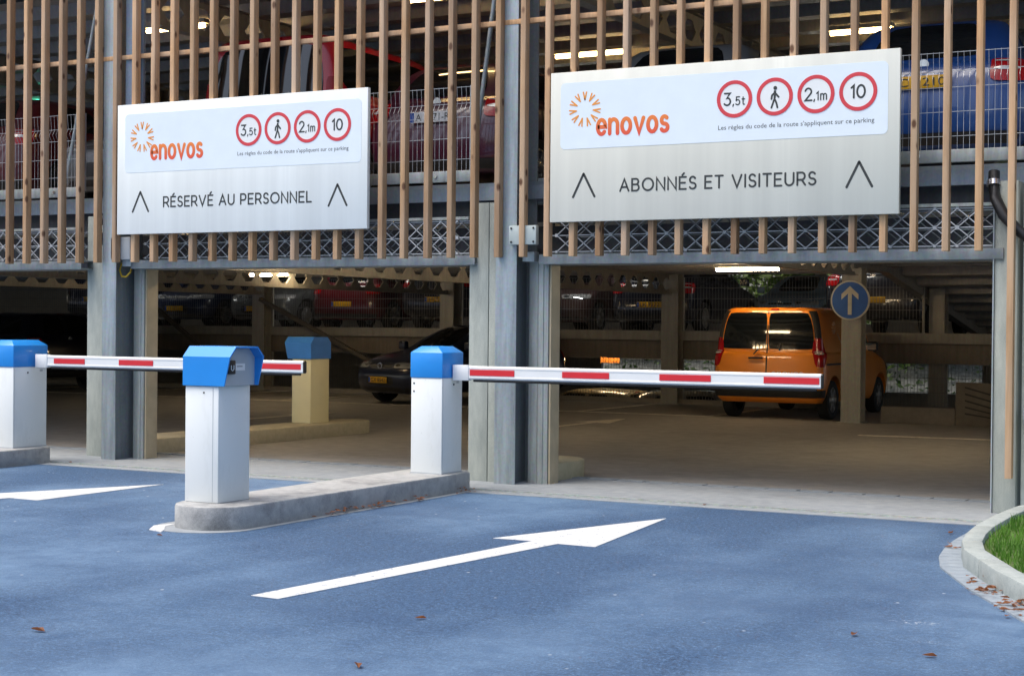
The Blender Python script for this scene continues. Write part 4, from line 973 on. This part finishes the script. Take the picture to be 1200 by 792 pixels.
def make_car(name, kind, label, cat, pm, group=None, rear_plate=None, front_plate=None, white=False, emblem=True, plate_z=.80, people=False):
    rows = SHAPES[kind]; t = empty(name, (0, 0, 0), label, cat, group)
    b = mesh_obj('body', BODY[kind], t); set_paint(b, pm)
    g = dict(rnd=.10)
    pbuild('windscreen', m_glass, t, rows, [(6.15, 8.05, -.235, .235)], nu=14, **g)
    if kind == 'van' and not people:
        pbuild('side_window', m_glass, t, rows, [(6.25, 7.75, .36, .465)], **g); pbuild('side_window', m_glass, t, rows, [(6.25, 7.75, -.36, -.465)], **g)
        pbuild('rear_window', m_glass, t, rows, [(5.95, 7.9, .742, .994)], rnd=.06); pbuild('rear_window', m_glass, t, rows, [(5.95, 7.9, 1.006, 1.258)], rnd=.06)
        pbuild('door_gap', m_trim, t, rows, [(1.6, 8.0, .9965, 1.0035)], off=.003); pbuild('door_gap', m_trim, t, rows, [(3.0, 8.2, .478, .481)], off=.003)
        pbuild('door_gap', m_trim, t, rows, [(3.3, 3.42, .49, .64)], off=.004)
        pbuild('pillar_trim', m_trim, t, rows, [(6.55, 8.05, .665, .735)], off=.004); pbuild('pillar_trim', m_trim, t, rows, [(6.55, 8.05, -.665, -.735)], off=.004)
        tl = [(3.2, 6.6, .640, .756), ]
    else:
        for s in (1, -1):
            pbuild('side_window', m_glass, t, rows, [(6.2, 7.75, s*.36, s*(.475 if not people else .645))], nu=14, **g)
            if not people: pbuild('side_window', m_glass, t, rows, [(6.2, 7.75, s*.488, s*.60)], **g)
        pbuild('rear_window', m_glass, t, rows, [(6.1, 7.85, .775, 1.225) if not people else (5.6, 7.8, .755, 1.245)], nu=14, **g)
        pbuild('door_gap', m_trim, t, rows, [(1.4, 6.2, .3665, .3685), (1.4, 6.2, .4805, .4825), (2.4, 6.2, .602, .604), (1.4, 6.2, -.3665, -.3685), (1.4, 6.2, -.4805, -.4825)], off=.003, nl=10, nu=1)
        tl = [(3.1, 4.95, .668, .762)] if not people else [(4.3, 6.6, .665, .74)]
    for s in (1, -1):
        for (a, b_, c, d) in tl:
            L = pbuild('tail_light', m_tail, t, rows, [(a, b_, s*c, s*d)], off=.012, rnd=.14)
            mid = (a+b_)/2
            pbuild('reversing_lens', m_clear, L, rows, [(a+(b_-a)*.28, a+(b_-a)*.40, s*(c+.025), s*(d-.012)), (a+(b_-a)*.62, a+(b_-a)*.74, s*(c+.025), s*(d-.012))], off=.017, rnd=.3)
        h = pbuild('headlight', m_lamp, t, rows, [(3.05, 3.95, s*.20, s*.335)], off=.010, rnd=.14)
        pbuild('lens_surround', m_trim, h, rows, [(3.3, 3.75, s*.225, s*.26)], off=.014, rnd=.3)
        mir = MB(); 
        zb = rows[6][0]; mir.box(s*.86, s*1.04, .66, .78, zb-.01, zb+.15); o = mir.build('mirror', pm if kind != 'van' else m_trim, t, bevel=.03, local=True)
        MB().box(s*.875, s*1.025, .655, .66, zb+.012, zb+.128).build('mirror_glass', m_chrome, o, local=True)
        hb = MB()
        for y in ((.02, -.88) if kind != 'van' else (.12,)): hb.box(s*(rows[4][4]-.005), s*(rows[4][4]+.035), y-.10, y+.10, zb-.11, zb-.08)
        hb.build('door_handle', pm, t, bevel=.008, local=True)
    pbuild('grille', m_trim, t, rows, [(3.15, 3.6, -.165, .165), (1.3, 2.1, -.2, .2)], off=.006, rnd=.1, nu=12)
    pbuild('bumper_trim', m_trim, t, rows, [(.6, 1.1, -.33, .33)], off=.006, nu=16)
    pbuild('rear_bumper_trim', m_trim, t, rows, [(.55, 1.2, .68, 1.32)] if kind != 'van' else [(1.05, 1.75, .64, 1.36)], off=.014, nu=20)
    pbuild('brake_light', m_tail, t, rows, [(8.15, 8.28, .95, 1.05)] if kind != 'van' else [(8.12, 8.3, .93, .985)], off=.006)
    yF = cpt(rows, 3.35, 0).y; yR = cpt(rows, 3.3, 1).y
    if emblem:
        e = MB().ringflat((0, cpt(rows, 3.42, 0).z), .045, .06, yF+.006, yF+.022, 20).build('front_emblem', m_chrome, t, local=True)
        e2 = MB().disc((0, cpt(rows, 4.6, 1).z), .048, (cpt(rows, 4.6, 1).y-.014, cpt(rows, 4.6, 1).y-.002), 'y', 20).build('rear_emblem', m_chrome, t, local=True)
    for at, txt in (('rear', rear_plate), ('front', front_plate)):
        if txt is None: continue
        if at == 'rear': zc = plate_z; y = min(cpt(rows, 2.6+.2*i, 1).y for i in range(6))-.012
        else: zc = .45; y = cpt(rows, 2.0, 0).y+.012
        sg = -1 if at == 'rear' else 1
        p = MB().box(-.26, .26, min(y, y+sg*.01), max(y, y+sg*.01), zc-.056, zc+.056).build(at+'_plate', m_platew if white else m_plate, t, local=True, bevel=.004)
        MB().box(-.258 if at == 'rear' else .212, -.212 if at == 'rear' else .258, y+sg*.0105, y+sg*.0115, zc-.05, zc+.05).build('plate_band', m_plateblue, p, local=True)
        if txt: loc_text(txt, -.19, .22, zc-.036, .072, y+sg*.0125, m_ink, p, back=(at == 'front'))
    yf, yr, r, xw = WHEEL[kind]; ty, ri = wheel_meshes(r)
    for y in (yf, yr):
        for s in (1, -1):
            w = empty('wheel', (s*xw, y, r)); w.parent = t; w.rotation_euler = (0, 0, 0 if s > 0 else math.pi)
            mesh_obj('tyre', ty, w); mesh_obj('rim', ri, w)
    return t
def copy_car(src, loc, rz, label, pm=None, group=None):
    def cp_(o, par):
        c = o.copy(); col.objects.link(c); c.parent = par
        for ch in o.children:
            if not ch.name.startswith('plate_number'): cp_(ch, c)
        return c
    c = cp_(src, None); c.location = loc; c.rotation_euler = (0, 0, rz); c['label'] = label
    if group: c['group'] = group
    if pm:
        for ch in c.children:
            if ch.name.startswith(('body', 'door_handle', 'mirror')) and not ch.name.startswith('mirror_glass'): set_paint(ch, pm)
    return c
P = {'orange': paint('orange_paint', (.92, .28, .016)), 'black': paint('black_paint', (.008, .010, .022)), 'red': paint('red_paint', (.58, .012, .03)), 'purple': paint('plum_paint', (.065, .008, .03)),
     'blue': paint('blue_car_paint', (.011, .065, .26)), 'silver': paint('silver_paint', (.40, .42, .44), .5), 'dkblue': paint('navy_paint', (.012, .02, .055)), 'brown': paint('brown_paint', (.07, .04, .04)),
     'pale': paint('pale_blue_paint', (.30, .42, .55), .2), 'beige': paint('beige_paint', (.45, .38, .24)), 'dkred': paint('dark_red_paint', (.10, .008, .014)), 'grey': paint('grey_car_paint', (.13, .14, .15), .3)}
def put(t, x, y, z, deg): t.location = (x, y, z); t.rotation_euler = (0, 0, R(deg)); return t

# orange van, tail towards the camera
van = put(make_car('delivery_van', 'van', 'orange delivery van parked with its tail to the right opening', 'van', P['orange'], rear_plate=None, emblem=False), -8.70, 13.72, 0, 0)
rows = SHAPES['van']
pbuild('wiper', m_trim, van, rows, [(5.7, 6.35, .925, .935)], off=.02)
MB().box(-.30, -.06, -2.075, -2.055, .97, 1.0).build('rear_handle', m_trim, van, bevel=.006, local=True)
zc = 1.09; mb = MB()
for a, b in (((-.215, zc-.045), (-.13, zc+.045)), ): mb.tube([(a[0], -2.065, a[1]), (b[0], -2.065, b[1])], .012, 6)
mb.build('rear_emblem', m_trim, van, local=True)
loc_text('enovos', .10, .62, .70, .075, -2.095, m_platew, van, 'rear_lettering')
mb = MB()
for k_ in range(10):
    a = k_*math.pi/5; mb.tube([(.895, -1.35+.05*math.cos(a), 1.48+.05*math.sin(a)), (.885, -1.35+.1*math.cos(a), 1.48+.1*math.sin(a))], .008, 4)
mb.tube([(.905, -1.2, 1.38), (.915, -1.0, 1.22), (.92, -.8, 1.16), (.92, -.6, 1.08)], .010, 4); mb.build('side_logo', simple('pale_decal', (.78, .5, .34), .5), van, local=True)
pbuild('bumper_shadow_gap', m_trim, van, rows, [(2.36, 2.42, .70, 1.30)], off=.003, nu=16)

# black hatchback facing the camera, turned a little
G_UP, G_HALF, G_LOW = 'cars behind the upper mesh railing', 'cars parked on the half deck', 'cars on the lower deck'
blk = put(make_car('parked_car', 'hatch', 'dark navy hatchback with yellow front plate behind the middle parking barrier', 'car', P['dkblue'], front_plate='GX 8542', rear_plate=''), -15.62, 13.95, 0, 180-18)
mb = MB(); zc = cpt(SHAPES['hatch'], 3.42, 0).z; yF = cpt(SHAPES['hatch'], 3.35, 0).y
put(make_car('parked_car', 'suv', 'dark people carrier parked at far left behind the left parking barrier', 'car', P['black'], rear_plate=None), -26.2, 13.0, 0, 72)
# upper deck row, tails to the slats
put(make_car('parked_car', 'van', 'tall red people carrier behind the left sign and slats', 'car', P['red'], G_UP, rear_plate='', people=True), -10.98, 3.35, 2.85, 2)
put(make_car('parked_car', 'hatch', 'plum hatchback with white rear plate right of the left sign', 'car', P['purple'], G_UP, rear_plate='A   171-R', white=True), -8.82, 3.52, 2.85, 0)
put(make_car('parked_car', 'hatch', 'blue hatchback with yellow rear plate right of the right sign', 'car', P['blue'], G_UP, rear_plate='C   210'), -3.62, 3.25, 2.85, 0)
sil = put(make_car('parked_car', 'hatch', 'silver car mostly hidden behind the right sign', 'car', P['silver'], G_UP, rear_plate=''), -6.15, 3.45, 2.85, 0)
copy_car(sil, (-15.55, 3.5, 2.85), 0, 'dark red car at the left edge behind the slats', P['dkred'])
copy_car(sil, (-13.45, 3.6, 2.85), R(180), 'dark grey car behind the slats left of the left sign', P['grey'])
# half deck row
hf = put(make_car('parked_car', 'hatch', 'black hatchback with a yellow plate on the half deck left of the wide interior column', 'car', P['black'], G_HALF, rear_plate='LK 7272', front_plate='', plate_z=.56), -12.72, 18.3, 1.345, 0)
hs = put(make_car('parked_car', 'suv', 'black tall car on the half deck right of the blue arrow sign', 'car', P['black'], G_HALF, rear_plate='', front_plate='', plate_z=.66), -8.3, 18.45, 1.345, 0)
for (x, kind, pm, rz, lb) in ((-15.05, hf, 'brown', 180, 'brown car with pale bonnet seen beside the middle facade column'),
        (-17.6, hs, 'black', 0, 'black tall car on the half deck above the navy hatchback'), (-20.05, hf, 'dkred', 0, 'dark red car on the half deck above the lamp tinted terminal'), (-22.4, hf, 'grey', 180, 'grey car nose out on the half deck between two interior columns'),
        (-24.7, hf, 'dkblue', 180, 'navy car nose out on the half deck right of the left facade column'), (-27.2, hs, 'black', 0, 'black tall car on the half deck at the left edge')):
    copy_car(kind, (x, 18.35, 1.345), R(rz), lb, P[pm], G_HALF)
copy_car(hf, (-15.2, 24.5, 1.345), R(180), 'navy car in the rear row of the half deck beside the wide interior column', P['dkblue'], G_HALF)
copy_car(hf, (-12.75, 26.2, 1.345), R(180), 'pale blue car far back on the half deck before the trees', P['pale'], G_HALF)
# lower deck
copy_car(hf, (-15.55, 19.2, -1.36), R(75), 'beige car on the lower deck seen under the barrier arm', P['beige'], G_LOW)
copy_car(hf, (-12.6, 19.6, -1.36), R(-75), 'silver car on the lower deck seen left of the orange van', P['silver'], G_LOW)
copy_car(hf, (-20.2, 19.0, -1.36), R(80), 'dark car on the lower deck behind the lamp tinted terminal', P['dkblue'], G_LOW)

# ------------------------------------------------------------------ trees behind the car park
def tree(x, y, z, h, w, mat_, lb, seed, n=5200):
    rg = random.Random(seed); t = empty('tree', (x, y, z), lb, 'tree', 'trees behind the car park')
    mb = MB(); mb.tube([(x, y, z), (x+.1, y, z+h*.25), (x-.05, y+.1, z+h*.5), (x+.1, y, z+h*.85)], [.2, .16, .11, .03], 8)
    tips = []
    for i in range(9):
        a = rg.uniform(0, 6.28); z0 = z+h*rg.uniform(.18, .7); l = w*rg.uniform(.6, 1.0); p1 = (x+l*.55*math.cos(a), y+l*.55*math.sin(a), z0+h*.12); p2 = (x+l*math.cos(a), y+l*math.sin(a), z0+h*rg.uniform(.12, .26))
        mb.tube([(x, y, z0), p1, p2], [.07, .05, .015], 6); tips += [p1, p2]
    mb.build('trunk', m_bark, t, smooth=60)
    for i in range(22): tips.append((x+rg.gauss(0, w*.5), y+rg.gauss(0, w*.5), z+h*rg.uniform(.12, 1.0)))
    mb = MB()
    for i in range(n):
        c = rg.choice(tips); s = w*.26; p = Vector((rg.gauss(c[0], s), rg.gauss(c[1], s), rg.gauss(c[2], s*.75)))
        d = Vector((rg.uniform(-1, 1), rg.uniform(-1, 1), rg.uniform(-.6, .6))).normalized(); e = d.orthogonal().normalized(); q = rg.uniform(.10, .22)
        mb.add([p-d*q, p+e*q*.5, p+d*q, p-e*q*.5], [(0, 1, 2, 3)])
    mb.build('crown', mat_, t)
for i, (x, y, z, h, w, lb) in enumerate(((-13.5, 39, -.2, 7.5, 2.6, 'bright green tree behind the pale blue car'), (-17.6, 41, 0, 8, 2.8, 'green tree seen past the pale blue car at left'), (-22, 40, 0, 7, 2.4, 'tree behind the middle facade column'), (-9.5, 42, 0, 8.5, 2.7, 'tree behind the arrow sign'),
        (-28, 42, 0, 8, 2.8, 'tree seen through the left opening left of the beam lamps'), (-35, 41, 0, 7, 2.8, 'pale tree seen through the left opening beyond the dark cars'), (-41, 43, 0, 8, 2.8, 'tree at the far left behind the car park'), (-5.5, 41, 0, 7.5, 2.5, 'tree behind the ramp'))):
    tree(x, y, z+.0, h, w, m_leaf[i % 3], lb, 40+i)

rg = random.Random(77); mb = MB(); mt = MB()
for i in range(11):
    cx, cy0, hh = -48+i*7.5+rg.uniform(-1.5, 1.5), -40+rg.uniform(-3, 3), rg.uniform(7, 10)
    mt.tube([(cx, cy0, 0), (cx+.2, cy0, hh*.6)], [.25, .1], 7)
    for k_ in range(1500):
        p = Vector((rg.gauss(cx, 2.3), rg.gauss(cy0, 2.0), max(.8, rg.gauss(hh*.55, hh*.22)))); d = Vector((rg.uniform(-1, 1), rg.uniform(-1, 1), rg.uniform(-.6, .6))).normalized(); e = d.orthogonal().normalized(); q = rg.uniform(.16, .32)
        mb.add([p-d*q, p+e*q*.5, p+d*q, p-e*q*.5], [(0, 1, 2, 3)])
b2 = MB()
for i in range(2600):
    x, y = rg.uniform(-34, -2), rg.uniform(34.3, 44); z = -1.42+min(2.4, (y-34)/1.4*.48)+abs(rg.gauss(0, .16)); d = Vector((rg.uniform(-1, 1), rg.uniform(-1, 1), rg.uniform(-.4, .8))).normalized(); e = d.orthogonal().normalized(); q = rg.uniform(.04, .16)
    b2.add([Vector((x, y, z))-d*q, Vector((x, y, z))+e*q*.5, Vector((x, y, z))+d*q, Vector((x, y, z))-e*q*.5], [(0, 1, 2, 3)])
tag(b2.build('undergrowth', m_leaf[2]), 'low dark undergrowth on the stony bank behind the lower deck', 'undergrowth', kind='stuff')
wl = tag(mb.build('woods', m_leaf[1]), 'row of green trees across the road, reflected in the car glass', 'woods', kind='stuff')
o = mt.build('trunks', m_bark, wl)
